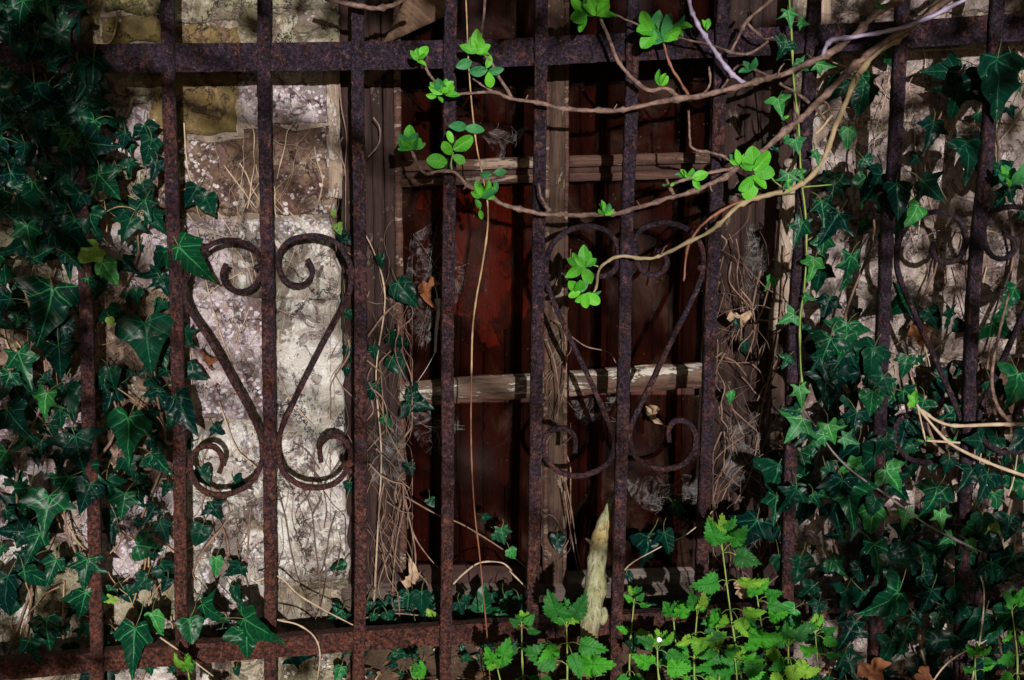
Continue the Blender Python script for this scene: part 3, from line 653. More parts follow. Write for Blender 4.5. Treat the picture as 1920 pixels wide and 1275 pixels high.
# left mass
li = Ivy(120, 1290, .08, 'dense dark ivy climbing the left edge of the fence and wall')
for L in ([(20, 1330, .09), (60, 1100, .09), (30, 900, .08), (90, 700, .07), (40, 500, .06), (110, 300, .05), (80, 100, .05), (120, -60, .05)],
          [(150, 1330, .08), (190, 1150, .06), (120, 960, .06), (220, 800, .06), (180, 640, .07), (260, 470, .08), (215, 300, .09), (250, 180, .09)],
          [(250, 1320, .07), (300, 1150, .08), (260, 1000, .09), (310, 850, .08), (290, 700, .06), (330, 560, .07), (320, 380, .08), (370, 350, .09)],
          [(330, 1180, .08), (370, 1050, .09), (430, 960, .10), (380, 880, .10), (400, 820, .10)]):
    li.stem(L, .0022)
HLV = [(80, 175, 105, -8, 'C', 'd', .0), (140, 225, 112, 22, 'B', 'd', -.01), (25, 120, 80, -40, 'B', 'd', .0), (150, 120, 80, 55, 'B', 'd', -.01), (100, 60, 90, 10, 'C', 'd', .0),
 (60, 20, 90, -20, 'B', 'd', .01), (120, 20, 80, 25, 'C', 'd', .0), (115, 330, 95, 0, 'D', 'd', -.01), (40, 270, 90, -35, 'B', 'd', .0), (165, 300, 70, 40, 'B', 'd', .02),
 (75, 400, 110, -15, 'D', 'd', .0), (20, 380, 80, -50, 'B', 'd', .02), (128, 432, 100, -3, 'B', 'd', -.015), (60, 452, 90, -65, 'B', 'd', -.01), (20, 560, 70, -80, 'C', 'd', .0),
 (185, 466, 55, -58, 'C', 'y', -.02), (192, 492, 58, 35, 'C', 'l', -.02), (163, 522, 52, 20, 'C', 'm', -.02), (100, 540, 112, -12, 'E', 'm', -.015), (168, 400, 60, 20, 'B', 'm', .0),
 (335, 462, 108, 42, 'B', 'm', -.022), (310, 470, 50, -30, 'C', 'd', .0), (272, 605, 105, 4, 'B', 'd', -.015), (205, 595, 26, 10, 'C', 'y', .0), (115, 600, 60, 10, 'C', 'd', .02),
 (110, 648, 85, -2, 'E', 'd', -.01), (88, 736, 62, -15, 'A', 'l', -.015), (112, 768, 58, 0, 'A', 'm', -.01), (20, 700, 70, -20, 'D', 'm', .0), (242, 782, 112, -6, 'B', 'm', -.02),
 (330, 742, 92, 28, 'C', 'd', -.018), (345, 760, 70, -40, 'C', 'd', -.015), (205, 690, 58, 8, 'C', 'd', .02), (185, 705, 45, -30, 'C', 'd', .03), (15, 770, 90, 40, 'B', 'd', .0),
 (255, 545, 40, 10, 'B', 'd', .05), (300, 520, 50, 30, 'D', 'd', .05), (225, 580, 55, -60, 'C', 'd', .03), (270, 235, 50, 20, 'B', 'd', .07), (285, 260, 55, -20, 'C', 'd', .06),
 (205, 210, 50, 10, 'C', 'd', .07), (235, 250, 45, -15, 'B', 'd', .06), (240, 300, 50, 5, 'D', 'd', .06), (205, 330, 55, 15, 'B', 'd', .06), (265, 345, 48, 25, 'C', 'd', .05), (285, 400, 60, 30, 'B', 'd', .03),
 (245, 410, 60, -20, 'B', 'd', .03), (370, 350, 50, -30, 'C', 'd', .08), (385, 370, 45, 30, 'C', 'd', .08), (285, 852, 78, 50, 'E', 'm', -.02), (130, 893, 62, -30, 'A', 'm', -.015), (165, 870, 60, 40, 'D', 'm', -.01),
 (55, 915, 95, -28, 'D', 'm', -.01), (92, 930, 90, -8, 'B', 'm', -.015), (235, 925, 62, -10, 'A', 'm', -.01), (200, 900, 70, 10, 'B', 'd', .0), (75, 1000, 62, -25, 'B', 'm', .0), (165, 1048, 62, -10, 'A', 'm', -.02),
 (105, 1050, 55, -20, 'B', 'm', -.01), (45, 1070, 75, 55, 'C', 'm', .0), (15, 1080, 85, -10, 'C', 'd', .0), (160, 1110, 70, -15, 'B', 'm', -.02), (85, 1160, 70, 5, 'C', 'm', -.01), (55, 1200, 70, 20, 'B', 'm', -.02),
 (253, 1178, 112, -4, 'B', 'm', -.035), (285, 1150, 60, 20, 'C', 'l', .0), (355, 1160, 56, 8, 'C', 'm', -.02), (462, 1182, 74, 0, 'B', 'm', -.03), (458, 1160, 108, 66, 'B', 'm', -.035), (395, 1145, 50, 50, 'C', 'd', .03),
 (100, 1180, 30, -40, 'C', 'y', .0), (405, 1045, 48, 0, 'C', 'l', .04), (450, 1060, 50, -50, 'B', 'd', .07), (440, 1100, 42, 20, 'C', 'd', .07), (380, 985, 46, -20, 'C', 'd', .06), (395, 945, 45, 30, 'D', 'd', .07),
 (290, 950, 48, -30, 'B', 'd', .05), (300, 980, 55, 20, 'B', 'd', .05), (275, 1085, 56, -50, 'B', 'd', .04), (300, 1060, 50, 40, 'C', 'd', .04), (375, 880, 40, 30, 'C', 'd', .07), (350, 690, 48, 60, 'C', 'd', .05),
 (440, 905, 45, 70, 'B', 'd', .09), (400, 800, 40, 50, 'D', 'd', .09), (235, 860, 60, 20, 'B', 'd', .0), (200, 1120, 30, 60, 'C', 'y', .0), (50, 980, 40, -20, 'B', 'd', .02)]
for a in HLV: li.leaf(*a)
tk = [(a[0], a[1]) for a in HLV]
DL = [(70, 120, 110, 190, .9), (60, 330, 130, 150, .8), (110, 480, 150, 90, .7), (60, 640, 100, 110, .5), (260, 650, 80, 100, .45), (230, 800, 120, 110, .9), (60, 850, 110, 120, .9), (150, 920, 170, 80, .8),
      (70, 1060, 110, 110, .5), (120, 1180, 170, 110, .6), (250, 350, 70, 130, .45), (280, 500, 60, 80, .4), (300, 1000, 60, 80, .25), (20, 500, 60, 400, .7), (400, 1210, 160, 60, .5), (420, 1080, 60, 60, .3), (60, 1250, 150, 60, .8)]
fill(li, 50, lambda x, y: blob(x, y, [(90, 230, 100, 270, 1), (150, 860, 60, 70, 1)]), (-60, -40, 195, 950), 45, 92, 'dddddm', -.04, -.012, 'BBCDAE', 28)
fill(li, 120, lambda x, y: blob(x, y, DL), (-60, -60, 560, 1300), 30, 78, 'ddddmd', .0, .095, mind=17, taken=tk)
li.done()

# right mass
rv = Ivy(1700, 1290, .08, 'large mass of glossy dark ivy covering the right wall and fence bars')
for L in ([(1560, 1330, .08), (1600, 1150, .06), (1560, 980, .07), (1620, 800, .06), (1580, 620, .06), (1640, 430, .07), (1600, 300, .09), (1630, 100, .09)],
          [(1760, 1330, .08), (1720, 1150, .07), (1790, 960, .05), (1740, 800, .05), (1700, 640, .09), (1760, 480, .09), (1735, 300, .07), (1810, 120, .07)],
          [(1900, 1330, .08), (1860, 1100, .06), (1900, 900, .07), (1850, 700, .09), (1900, 480, .09), (1870, 260, .05), (1920, 100, .05)]):
    rv.stem(L, .0026)
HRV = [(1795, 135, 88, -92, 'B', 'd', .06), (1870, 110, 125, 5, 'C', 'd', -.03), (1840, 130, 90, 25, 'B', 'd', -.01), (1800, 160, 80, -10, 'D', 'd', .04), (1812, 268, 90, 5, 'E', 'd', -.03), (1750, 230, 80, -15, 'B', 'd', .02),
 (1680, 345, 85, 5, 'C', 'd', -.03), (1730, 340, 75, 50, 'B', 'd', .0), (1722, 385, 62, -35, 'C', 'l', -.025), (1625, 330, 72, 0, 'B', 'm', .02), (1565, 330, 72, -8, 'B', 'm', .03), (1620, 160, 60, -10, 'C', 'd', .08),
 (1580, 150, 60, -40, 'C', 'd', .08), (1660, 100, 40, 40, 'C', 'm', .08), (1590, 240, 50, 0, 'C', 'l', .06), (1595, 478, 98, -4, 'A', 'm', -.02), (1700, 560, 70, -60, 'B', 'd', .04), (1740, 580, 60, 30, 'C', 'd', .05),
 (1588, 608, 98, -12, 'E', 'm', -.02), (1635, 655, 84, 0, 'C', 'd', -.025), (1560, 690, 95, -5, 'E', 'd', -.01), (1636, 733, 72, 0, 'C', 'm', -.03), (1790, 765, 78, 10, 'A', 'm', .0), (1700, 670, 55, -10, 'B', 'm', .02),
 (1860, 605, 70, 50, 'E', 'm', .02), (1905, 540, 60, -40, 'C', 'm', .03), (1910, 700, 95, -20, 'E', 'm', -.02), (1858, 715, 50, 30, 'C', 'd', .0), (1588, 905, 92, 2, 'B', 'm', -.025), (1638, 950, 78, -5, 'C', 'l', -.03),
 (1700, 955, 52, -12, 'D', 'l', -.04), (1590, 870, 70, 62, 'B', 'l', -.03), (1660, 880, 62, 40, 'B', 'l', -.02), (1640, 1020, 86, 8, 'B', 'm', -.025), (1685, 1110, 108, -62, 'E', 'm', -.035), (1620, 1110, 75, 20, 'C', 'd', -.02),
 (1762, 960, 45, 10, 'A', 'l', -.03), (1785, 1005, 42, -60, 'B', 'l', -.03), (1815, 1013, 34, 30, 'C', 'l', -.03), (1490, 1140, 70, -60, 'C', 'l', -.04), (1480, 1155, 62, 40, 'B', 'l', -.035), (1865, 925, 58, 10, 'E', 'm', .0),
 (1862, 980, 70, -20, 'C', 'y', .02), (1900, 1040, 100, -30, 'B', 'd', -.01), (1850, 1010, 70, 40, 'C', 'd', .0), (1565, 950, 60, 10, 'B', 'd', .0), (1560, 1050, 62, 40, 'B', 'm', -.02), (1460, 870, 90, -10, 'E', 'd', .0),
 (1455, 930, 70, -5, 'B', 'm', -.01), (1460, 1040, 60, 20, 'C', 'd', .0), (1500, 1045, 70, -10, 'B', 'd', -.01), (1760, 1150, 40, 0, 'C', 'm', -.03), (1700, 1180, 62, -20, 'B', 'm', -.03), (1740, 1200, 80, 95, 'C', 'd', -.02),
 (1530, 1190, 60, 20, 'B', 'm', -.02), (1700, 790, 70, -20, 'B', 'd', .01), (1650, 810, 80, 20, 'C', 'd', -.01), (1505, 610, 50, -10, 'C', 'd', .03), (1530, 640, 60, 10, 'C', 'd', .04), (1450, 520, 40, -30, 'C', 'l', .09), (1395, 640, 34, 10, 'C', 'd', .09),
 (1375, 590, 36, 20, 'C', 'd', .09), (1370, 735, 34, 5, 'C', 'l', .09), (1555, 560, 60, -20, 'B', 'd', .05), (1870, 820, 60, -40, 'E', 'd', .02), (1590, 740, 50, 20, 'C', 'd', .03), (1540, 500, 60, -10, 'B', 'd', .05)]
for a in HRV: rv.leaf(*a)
tk = [(a[0], a[1]) for a in HRV]
DR = [(1870, 170, 70, 90, .5), (1900, 330, 40, 130, .6), (1790, 290, 100, 50, .25), (1610, 370, 90, 90, .7), (1570, 520, 60, 110, .8), (1760, 600, 50, 50, .2), (1590, 720, 90, 130, .9), (1780, 780, 130, 110, .95), (1890, 770, 80, 130, .7),
      (1600, 930, 150, 130, .95), (1800, 950, 160, 120, .75), (1850, 1100, 160, 120, .95), (1620, 1110, 140, 110, .7), (1470, 930, 60, 150, .6), (1740, 1210, 260, 110, .85), (1600, 200, 70, 60, .3), (1480, 1090, 60, 80, .7), (1440, 300, 60, 100, .5), (1430, 190, 30, 60, .4)]
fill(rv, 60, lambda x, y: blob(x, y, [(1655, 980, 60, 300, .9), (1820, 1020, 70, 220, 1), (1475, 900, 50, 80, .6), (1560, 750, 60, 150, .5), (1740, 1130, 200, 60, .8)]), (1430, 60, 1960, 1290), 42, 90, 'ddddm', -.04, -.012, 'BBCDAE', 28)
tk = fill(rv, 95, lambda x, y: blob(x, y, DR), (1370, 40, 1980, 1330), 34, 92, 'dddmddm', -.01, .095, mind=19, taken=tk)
rv.done()
# a second, older plant rooted against the wall behind
rb = Ivy(1850, 1290, .10, 'smaller dark ivy leaves lying close against the stones at the far right')
rb.stem([(1960, 1330, .1), (1900, 1150, .1), (1850, 1000, .1), (1790, 860, .1), (1830, 700, .1), (1790, 500, .1)], .002)
fill(rb, 55, lambda x, y: min(1, blob(x, y, DR)*1.1), (1500, 60, 1980, 1330), 26, 60, 'ddddm', .06, .108, mind=15, taken=tk)
rb.done()
lb = Ivy(40, 1295, .10, 'small dark ivy leaves lying flat against the stones at the left')
lb.stem([(-20, 1330, .1), (60, 1100, .1), (130, 900, .1), (80, 650, .1), (130, 400, .1)], .002)
fill(lb, 110, lambda x, y: min(1, blob(x, y, DL)*1.0), (-60, -60, 480, 1300), 24, 56, 'dddd', .06, .108, mind=15)
lb.done()

# young strand down bar nine
ys = Ivy(1500, 0, -.03, 'thin young ivy strand with small pale-veined leaves hanging along one fence bar')
ys.stem([(1478, -30, -.03), (1484, 60, -.03), (1488, 150, -.03), (1497, 230, -.03), (1502, 330, -.03), (1510, 400, -.03), (1512, 470, -.03), (1508, 540, -.03), (1500, 600, -.03), (1501, 680, -.03), (1504, 720, -.03), (1506, 770, -.03)], .0015, M_GST, r1=.0012)
ys.stem([(1506, 770, -.03), (1530, 800, -.03), (1560, 845, -.03), (1600, 885, -.04), (1665, 930, -.045), (1740, 985, -.045), (1840, 1035, -.045)], .0014, m_simple('grey_purple_stem', (.09, .07, .075), (.16, .13, .13), 60), r1=.0016)
for a in [(1478, 20, 40, 10), (1498, 42, 24, 80), (1475, 78, 46, -25), (1492, 118, 34, 60), (1530, 120, 42, 80), (1458, 185, 46, 10), (1476, 250, 34, -80), (1490, 262, 34, 15), (1528, 285, 42, 15), (1478, 325, 42, 0), (1498, 320, 30, 20),
          (1540, 378, 50, 5), (1505, 415, 56, -20), (1528, 485, 48, -12), (1508, 555, 30, 70), (1488, 590, 38, -60), (1478, 668, 40, -30), (1498, 725, 46, 10), (1505, 785, 58, -40), (1500, 770, 40, -95), (1552, 795, 60, 20), (1545, 815, 44, -45), (1580, 820, 40, 70)]:
    ys.leaf(*a, random.choice('ADAE'), random.choice('lllm'), -.035, U(0, 30), U(-25, 25))
ys.done()
# sprigs by the window
ws = Ivy(720, 1130, .12, 'sparse ivy leaves growing up the left window jamb')
ws.stem([(700, 1150, .11), (708, 1000, .12), (715, 850, .12), (705, 700, .12), (722, 560, .12), (700, 470, .12), (660, 400, .11)], .0016, M_ROOTP)
for a in [(745, 530, 70, 40, 'C', 'd'), (712, 478, 36, 10, 'C', 'd'), (730, 630, 44, 60, 'C', 'd'), (735, 670, 58, 35, 'C', 'd'), (700, 720, 52, -10, 'C', 'd'), (718, 782, 38, 40, 'C', 'm'), (700, 650, 30, 10, 'B', 'd'),
          (765, 750, 62, 75, 'E', 'd'), (770, 740, 40, 20, 'C', 'd'), (648, 585, 30, 60, 'C', 'd'), (655, 650, 34, 0, 'C', 'd'), (650, 690, 24, 0, 'B', 'd'), (640, 428, 28, 0, 'C', 'd'), (650, 445, 26, 40, 'C', 'd'), (625, 395, 18, 0, 'C', 'y'),
          (632, 420, 22, 20, 'C', 'y'), (655, 905, 36, 0, 'C', 'd'), (645, 1055, 36, -60, 'C', 'm'), (765, 870, 30, 20, 'C', 'd'), (805, 935, 24, 30, 'C', 'd'), (640, 1150, 50, 0, 'C', 'd')]:
    ws.leaf(*a[:6], .10, U(-10, 30), U(-30, 30))
ws.done()
wp = Ivy(1200, 1120, .12, 'faint dusty ivy sprig hanging in front of the lower right pane')
wp.stem([(1345, 950, .13), (1290, 1000, .12), (1230, 1030, .12), (1170, 1070, .12), (1165, 1130, .12)], .0012, M_ROOTP)
for a in [(1215, 1005, 90, -5, 'E', 'd'), (1245, 1000, 60, 15, 'B', 'd'), (1262, 945, 36, 60, 'D', 'm'), (1270, 955, 30, 10, 'B', 'd'), (1045, 1003, 44, 5, 'C', 'd'), (1175, 1075, 30, 40, 'C', 'd')]:
    wp.leaf(*a[:6], .12, U(-10, 30), U(-30, 30))
wp.done()
gi = Ivy(850, 1180, .07, 'low ivy leaves lying along the sill behind the lower rail')
gi.stem([(640, 1170, .07), (740, 1150, .07), (860, 1165, .07), (960, 1160, .07)], .0015, M_ROOT)
for a in [(720, 1130, 60, 20, 'B', 'd'), (750, 1120, 50, 60, 'B', 'd'), (690, 1130, 40, -30, 'C', 'm'), (790, 1110, 50, 0, 'C', 'd'), (810, 1120, 44, 40, 'C', 'd'), (905, 1145, 62, 178, 'C', 'm'), (915, 1150, 55, 120, 'B', 'm'), (880, 1140, 50, -40, 'E', 'd'),
          (800, 1150, 34, 70, 'C', 'y'), (690, 1135, 24, -120, 'C', 'l'), (860, 1130, 44, 20, 'B', 'd'), (660, 1180, 40, 0, 'C', 'd'), (930, 1000, 34, 40, 'B', 'm'), (905, 970, 30, 90, 'C', 'm'), (940, 990, 36, 10, 'A', 'm'), (955, 1030, 30, 30, 'C', 'l'),
          (680, 1230, 40, 20, 'B', 'd'), (740, 1240, 50, 0, 'C', 'm'), (770, 1220, 40, 40, 'B', 'd'), (640, 1250, 40, -20, 'C', 'l'), (820, 1200, 40, 20, 'C', 'd')]:
    gi.leaf(*a[:6], U(.05, .10), U(-10, 40), U(-30, 30))
fill(gi, 60, lambda x, y: .8, (640, 1110, 980, 1270), 24, 50, 'dddm', .03, .10, mind=20)
fill(gi, 50, lambda x, y: .8, (1180, 1130, 1460, 1290), 26, 52, 'dddm', .03, .09, mind=22)
gi.done()

# ---------------------------------------------------------------- woody branch with fresh leaves in front of the fence
br = empty('leafing_branch', at(1850, -40, -.08), 'arching woody branches with bright fresh leaves reaching in from the upper right', 'branch')
def stemb(L, r, r1, mt=M_BARK, Y=-.05, knots=9, name='twig'):
    L2 = []
    for i, p in enumerate(L): L2.append((p[0], p[1], (p[2] if len(p) > 2 else Y)+.004*math.sin(i*1.9+p[0]*.02)))
    mb = MB(); K_ = catmull(pts(L2), 7); K_ = [p+Vector((noise.noise(p*28), noise.noise(p*28+Vector((4, 0, 0)))*.6, noise.noise(p*28+Vector((0, 7, 0)))))*.0028+Vector((noise.noise(p*110), 0, noise.noise(p*110+Vector((0, 3, 0)))))*.0010 for p in K_]; tube(mb, K_, r*PX(-.05), r1*PX(-.05), 9, .5, knots); return mb.build(name, mt, br)
stemb([(1760, -70), (1690, -5), (1645, 25), (1600, 68), (1540, 108), (1490, 130), (1440, 148), (1380, 166), (1320, 178), (1270, 186), (1180, 203), (1150, 208), (1100, 207), (1060, 203), (1015, 193), (960, 184), (925, 172), (885, 175), (845, 178)], 7, 2.6, name='stem')
stemb([(1880, -40, -.07), (1790, 8, -.07), (1740, 32, -.065), (1690, 52, -.06), (1640, 63, -.06), (1590, 70, -.06), (1560, 76, -.058), (1546, 92, -.055), (1542, 106, -.05)], 4.5, 3.2, M_BARKP)
stemb([(1860, -60), (1775, 0), (1720, 42), (1660, 78), (1600, 125), (1560, 165), (1500, 222), (1440, 275), (1400, 305), (1360, 330), (1320, 350), (1270, 367), (1200, 390), (1140, 402), (1060, 404), (1000, 398), (945, 385), (905, 362), (875, 345), (850, 325), (825, 321), (800, 325), (785, 308), (772, 282)], 7, 2.4, name='stem')
stemb([(1790, -20, -.02), (1700, 60, -.03), (1640, 100, -.03), (1605, 150, -.03), (1590, 185, -.03), (1570, 225, -.02), (1555, 275, -.02), (1530, 320, -.03), (1490, 352, -.04), (1440, 366), (1400, 378), (1370, 398), (1330, 436), (1290, 455), (1240, 480), (1215, 485), (1160, 481), (1135, 492), (1122, 510), (1118, 535), (1112, 550)], 6.5, 1.9, m_simple('olive_bark', (.17, .13, .07), (.26, .19, .11), 50), name='stem')
stemb([(1127, 28), (1138, 60), (1152, 100), (1172, 132), (1200, 158), (1222, 170), (1248, 166), (1270, 182)], 2.6, 4.2)
stemb([(1288, -30), (1296, 15), (1310, 48), (1330, 80), (1350, 110), (1372, 138), (1397, 158)], 4, 4.2, M_BARKP)
stemb([(1147, 26), (1200, 48), (1250, 65), (1320, 80), (1370, 97), (1405, 99), (1440, 78)], 1.8, 3)
stemb([(1460, -20), (1435, 10), (1402, 38), (1388, 62), (1370, 97)], 3.2, 2.6); stemb([(1402, 45), (1420, 62), (1432, 74), (1450, 72)], 2.4, 1.6)
stemb([(1243, 76), (1252, 110), (1270, 145), (1291, 180)], 2.2, 2.8, M_REDST)
stemb([(1292, 208), (1294, 260), (1302, 280), (1340, 288), (1360, 296), (1380, 314)], 1.8, 3.2)
stemb([(1380, 312), (1345, 322), (1300, 332), (1270, 340), (1254, 350)], 3.2, 3); stemb([(1250, 336), (1255, 352), (1264, 366)], 1.8, 3.2)
stemb([(1009, 343), (1013, 368), (1022, 386), (1034, 398)], 1.8, 3.4); stemb([(1392, 378), (1350, 395), (1322, 418), (1300, 445), (1288, 480), (1281, 528)], 3.2, 1.8, M_REDST)
stemb([(789, 108), (800, 130), (815, 152), (832, 172)], 2.2, 2.6); stemb([(960, 184), (940, 150), (920, 120), (902, 98)], 3, 1.8)
stemb([(925, 172), (905, 160), (886, 148)], 2.2, 1.5); stemb([(1460, 155, -.04), (1500, 178, -.03), (1530, 205, -.03), (1555, 235, -.02)], 2.6, 3)
stemb([(1350, 170, -.04), (1375, 135, -.04), (1395, 122, -.04), (1440, 145, -.045)], 2, 2.2); stemb([(1268, 182, -.04), (1300, 190, -.03), (1330, 160, -.02), (1330, 125, -.01)], 2.6, 2)
stemb([(1560, 215, -.03), (1545, 238, -.035), (1530, 250, -.04)], 2.6, 1.4, M_ROOTP)
stemb([(590, -14), (640, 4), (690, 14), (735, 10), (780, -14)], 4.6, 4.2)
stemb([(1560, 345, -.02), (1480, 352, -.03), (1462, 346, -.04), (1440, 328, -.05)], 1.2, 1.2, M_GST)
for L in ([(1455, 143), (1462, 128), (1470, 118)], [(1150, 207), (1156, 196)], [(1060, 203), (1054, 214)], [(1500, 222), (1492, 206), (1488, 190)], [(1405, 302), (1420, 312), (1428, 326)], [(1200, 389), (1194, 376)], [(1600, 125), (1612, 138), (1616, 150)], [(1330, 347), (1336, 360)],
          [(1330, 436), (1322, 428)], [(1240, 479), (1246, 468), (1252, 462)], [(1570, 88), (1578, 76), (1590, 66)], [(1650, 25), (1640, 12), (1636, -6)], [(1540, 185), (1552, 196), (1556, 212)], [(1700, 58), (1712, 66), (1718, 80)], [(985, 188), (990, 178)], [(875, 345), (868, 354)]):
    stemb(L, 1.9, 1.0)
hg = empty('dry_creeper', at(880, -30, -.05), 'long thin dry stem hanging straight down in front of the window', 'stem')
mb = MB(); tube(mb, catmull(pts([(871, -60), (875, 30), (878, 110), (884, 190), (893, 270), (905, 330), (914, 380), (914, 430), (904, 500), (893, 560), (886, 620), (884, 700)], -.045), 6), 1.3*PX(), 1.9*PX(), 6, .2, 11); mb.build('stem', M_STRAW, hg)
mb = MB(); tube(mb, catmull(pts([(884, 700), (883, 800), (885, 880), (890, 960), (898, 1030), (905, 1100), (914, 1200), (920, 1300)], -.045), 6), 1.7*PX(), 1.1*PX(), 6, .2, 11); mb.build('stem', M_REDST, hg)
h2 = empty('dry_creeper', at(910, -30, -.05), 'short leafy twig hanging from the top edge beside the long dry stem', 'stem')
mb = MB(); tube(mb, catmull(pts([(911, -60), (908, 20), (903, 60), (897, 95)], -.05), 6), 2.4*PX(), 1.8*PX(), 6, .2, 11); mb.build('stem', M_BARK, h2)
rt = empty('leafing_branch', at(1930, 800, -.06), 'forked pale twigs with tiny leaf buds reaching in from the right edge', 'branch')
def stemr(L, r, r1, mt=M_ROOTP):
    mb = MB(); tube(mb, catmull(pts(L, -.06), 6), r*PX(), r1*PX(), 7, .25, 9); mb.build('twig', mt, rt)
stemr([(1960, 905), (1880, 878), (1825, 855), (1780, 830), (1742, 790), (1718, 758)], 4, 2.4); stemr([(1960, 792), (1920, 795), (1860, 796), (1790, 798), (1755, 788), (1728, 768)], 4.2, 2.6)
stemr([(1895, 793), (1872, 765), (1860, 725), (1862, 680), (1872, 630), (1884, 580), (1893, 545)], 4.2, 2.2, M_BARK); stemr([(1720, 760), (1728, 795), (1735, 825)], 1.8, 1.6); stemr([(1800, 830), (1765, 828), (1735, 826)], 2.4, 2)

def cluster(px, py, s, parent, ang=180, n=6, mesh=None, Y=-.055, spread=75, droop=0):
    """a rosette of fresh leaves opening from the tip of a twig that points along ang (180 = up)"""
    mesh = mesh or BUDM; b = at(px, py, Y)
    for i in range(n):
        f_ = (i/(n-1)-.5)*2 if n > 1 else 0
        a = ang+f_*spread+U(-12, 12); sz = s*PX(Y)*U(.75, 1.1)*(1-.2*abs(f_))
        place_leaf('leaf', random.choice(mesh if R() > .22 else BUDD), b+Vector((U(-.002, .002), U(-.008, .002), U(-.002, .002))), a, sz, parent, U(-15, 45), U(-50, 50))
for a in [(782, 112, 30, br, 150, 5), (832, 176, 34, br, 175, 7), (820, 182, 24, br, -30, 2), (893, 98, 40, br, 165, 6), (772, 278, 42, br, 195, 7, BUDR), (905, 370, 34, br, 170, 7), (902, 392, 24, br, -70, 2),
          (1120, 28, 46, br, 180, 8), (1100, 30, 50, br, -110, 4, BUDR), (1242, 78, 48, br, 180, 8), (1225, 60, 52, br, 250, 4, BUDR), (1262, 50, 40, br, 120, 4), (1235, 160, 34, br, 172, 4, None, -.055, 22), (1322, 55, 24, br, 175, 3, None, -.055, 12),
          (1285, 332, 24, br, 180, 5), (1298, 334, 30, br, 100, 3), (1253, 348, 14, br, 200, 2), (1385, 308, 34, br, 170, 6), (1412, 318, 48, br, 150, 4, BUDR), (1412, 330, 56, br, -5, 3, BUDR, -.055, 50),
          (1134, 402, 26, br, 170, 6), (1098, 500, 40, br, 200, 6), (1095, 500, 44, br, -50, 3), (1085, 548, 36, br, -150, 4, BUDR), (1100, 552, 40, br, 20, 4, BUDR), (1650, 18, 16, br, 210, 3), (1475, 345, 18, br, 60, 2),
          (1712, 758, 28, rt, 190, 4), (1735, 828, 16, rt, 200, 3), (1784, 826, 14, rt, 180, 3), (1895, 340, 42, br, 180, 6), (1885, 330, 34, br, -80, 2), (1470, 222, 16, br, 180, 2), (1405, 130, 30, br, 200, 4, BUDD)]:
    cluster(*a)
for px, py, s, a_, me in [(838, 305, 42, -100, BUDR[0]), (845, 290, 30, -150, BUDR[1]), (850, 280, 44, 120, BUDR[0]), (850, 292, 26, 60, BUDR[1]), (848, 268, 24, -160, BUDR[1]), (915, 130, 36, -80, BUDD[0]), (915, 135, 30, 100, BUDD[0]), (912, 128, 26, 160, BUDM[0]),
                         (920, 165, 30, 190, BUDM[1]), (870, 240, 40, 85, BUDD[1]), (875, 238, 36, -95, BUDD[0]), (925, 325, 26, 100, BUDD[1]), (923, 325, 24, -80, BUDD[0]), (928, 338, 22, 10, BUDD[0]), (885, 115, 32, -70, BUDD[0])]:
    place_leaf('leaf', me, at(px, py, -.055), a_, s*PX(-.055), br, U(-10, 30), U(-25, 25))
mb = MB(); tube(mb, catmull(pts([(847, 318), (846, 305), (850, 285)], -.055), 4), 1.6*PX(), 1.2*PX(), 5); mb.build('twig', M_GST, br)
mb = MB(); tube(mb, catmull(pts([(1122, 500), (1105, 494), (1090, 488)], -.055), 4), 1.6*PX(), 1.2*PX(), 5); mb.build('twig', M_GST, br)

# ---------------------------------------------------------------- nettles
def nettle(bx, by, tx_, ty_, n, s, Y, label, yel=.15, lean=0):
    e = empty('nettle', at(bx, by, Y), label, 'nettle', 'nettles at the foot of the fence')
    mid = ((bx+tx_)/2+U(-8, 8), (by+ty_)/2)
    P = catmull(pts([(bx, by), mid, (tx_, ty_)], Y), 6); mb = MB(); tube(mb, P, 2.2*PX(), 1.3*PX(), 6, .1, 6)
    mb.build('stem', M_GST, e); st = MB()
    n += 1
    for i in range(n):
        t = .12+.86*i/max(1, n-1); p = P[min(len(P)-1, int(t*(len(P)-1)))]
        sz = s*1.28*PX(Y)*(1.05-.45*t if i < n-1 else .75)
        sides = [(90, 1), (-90, 1)] if i % 2 == 0 else [(65, .8), (-65, .8), (10, .85)]
        for a, k in sides:
            a2 = a+U(-22, 22)+ (35 if a > 0 else -35)*(t-.4) if i < n-1 else a+(70 if a > 0 else -70)+U(-15, 15)
            L_ = sz*.35; q = p+Vector((math.sin(rad(a2))*L_, -.012, -math.cos(rad(a2))*L_+.004))
            tube(st, catmull([p, p.lerp(q, .5)+Vector((0, 0, .003)), q], 2), .0007, .0006, 4)
            place_leaf('leaf', NETM[2] if R() < yel else random.choice(NETM[:2]), q, a2, sz*k*U(.85, 1.1), e, U(5, 45), U(-35, 35))
    for a in (150, 180, 215): place_leaf('leaf', random.choice(NETM), P[-1], a, s*.8*PX(Y), e, U(10, 50), U(-30, 30))
    tag(st.build('leaf_stalks', M_GST, e), kind='stuff')
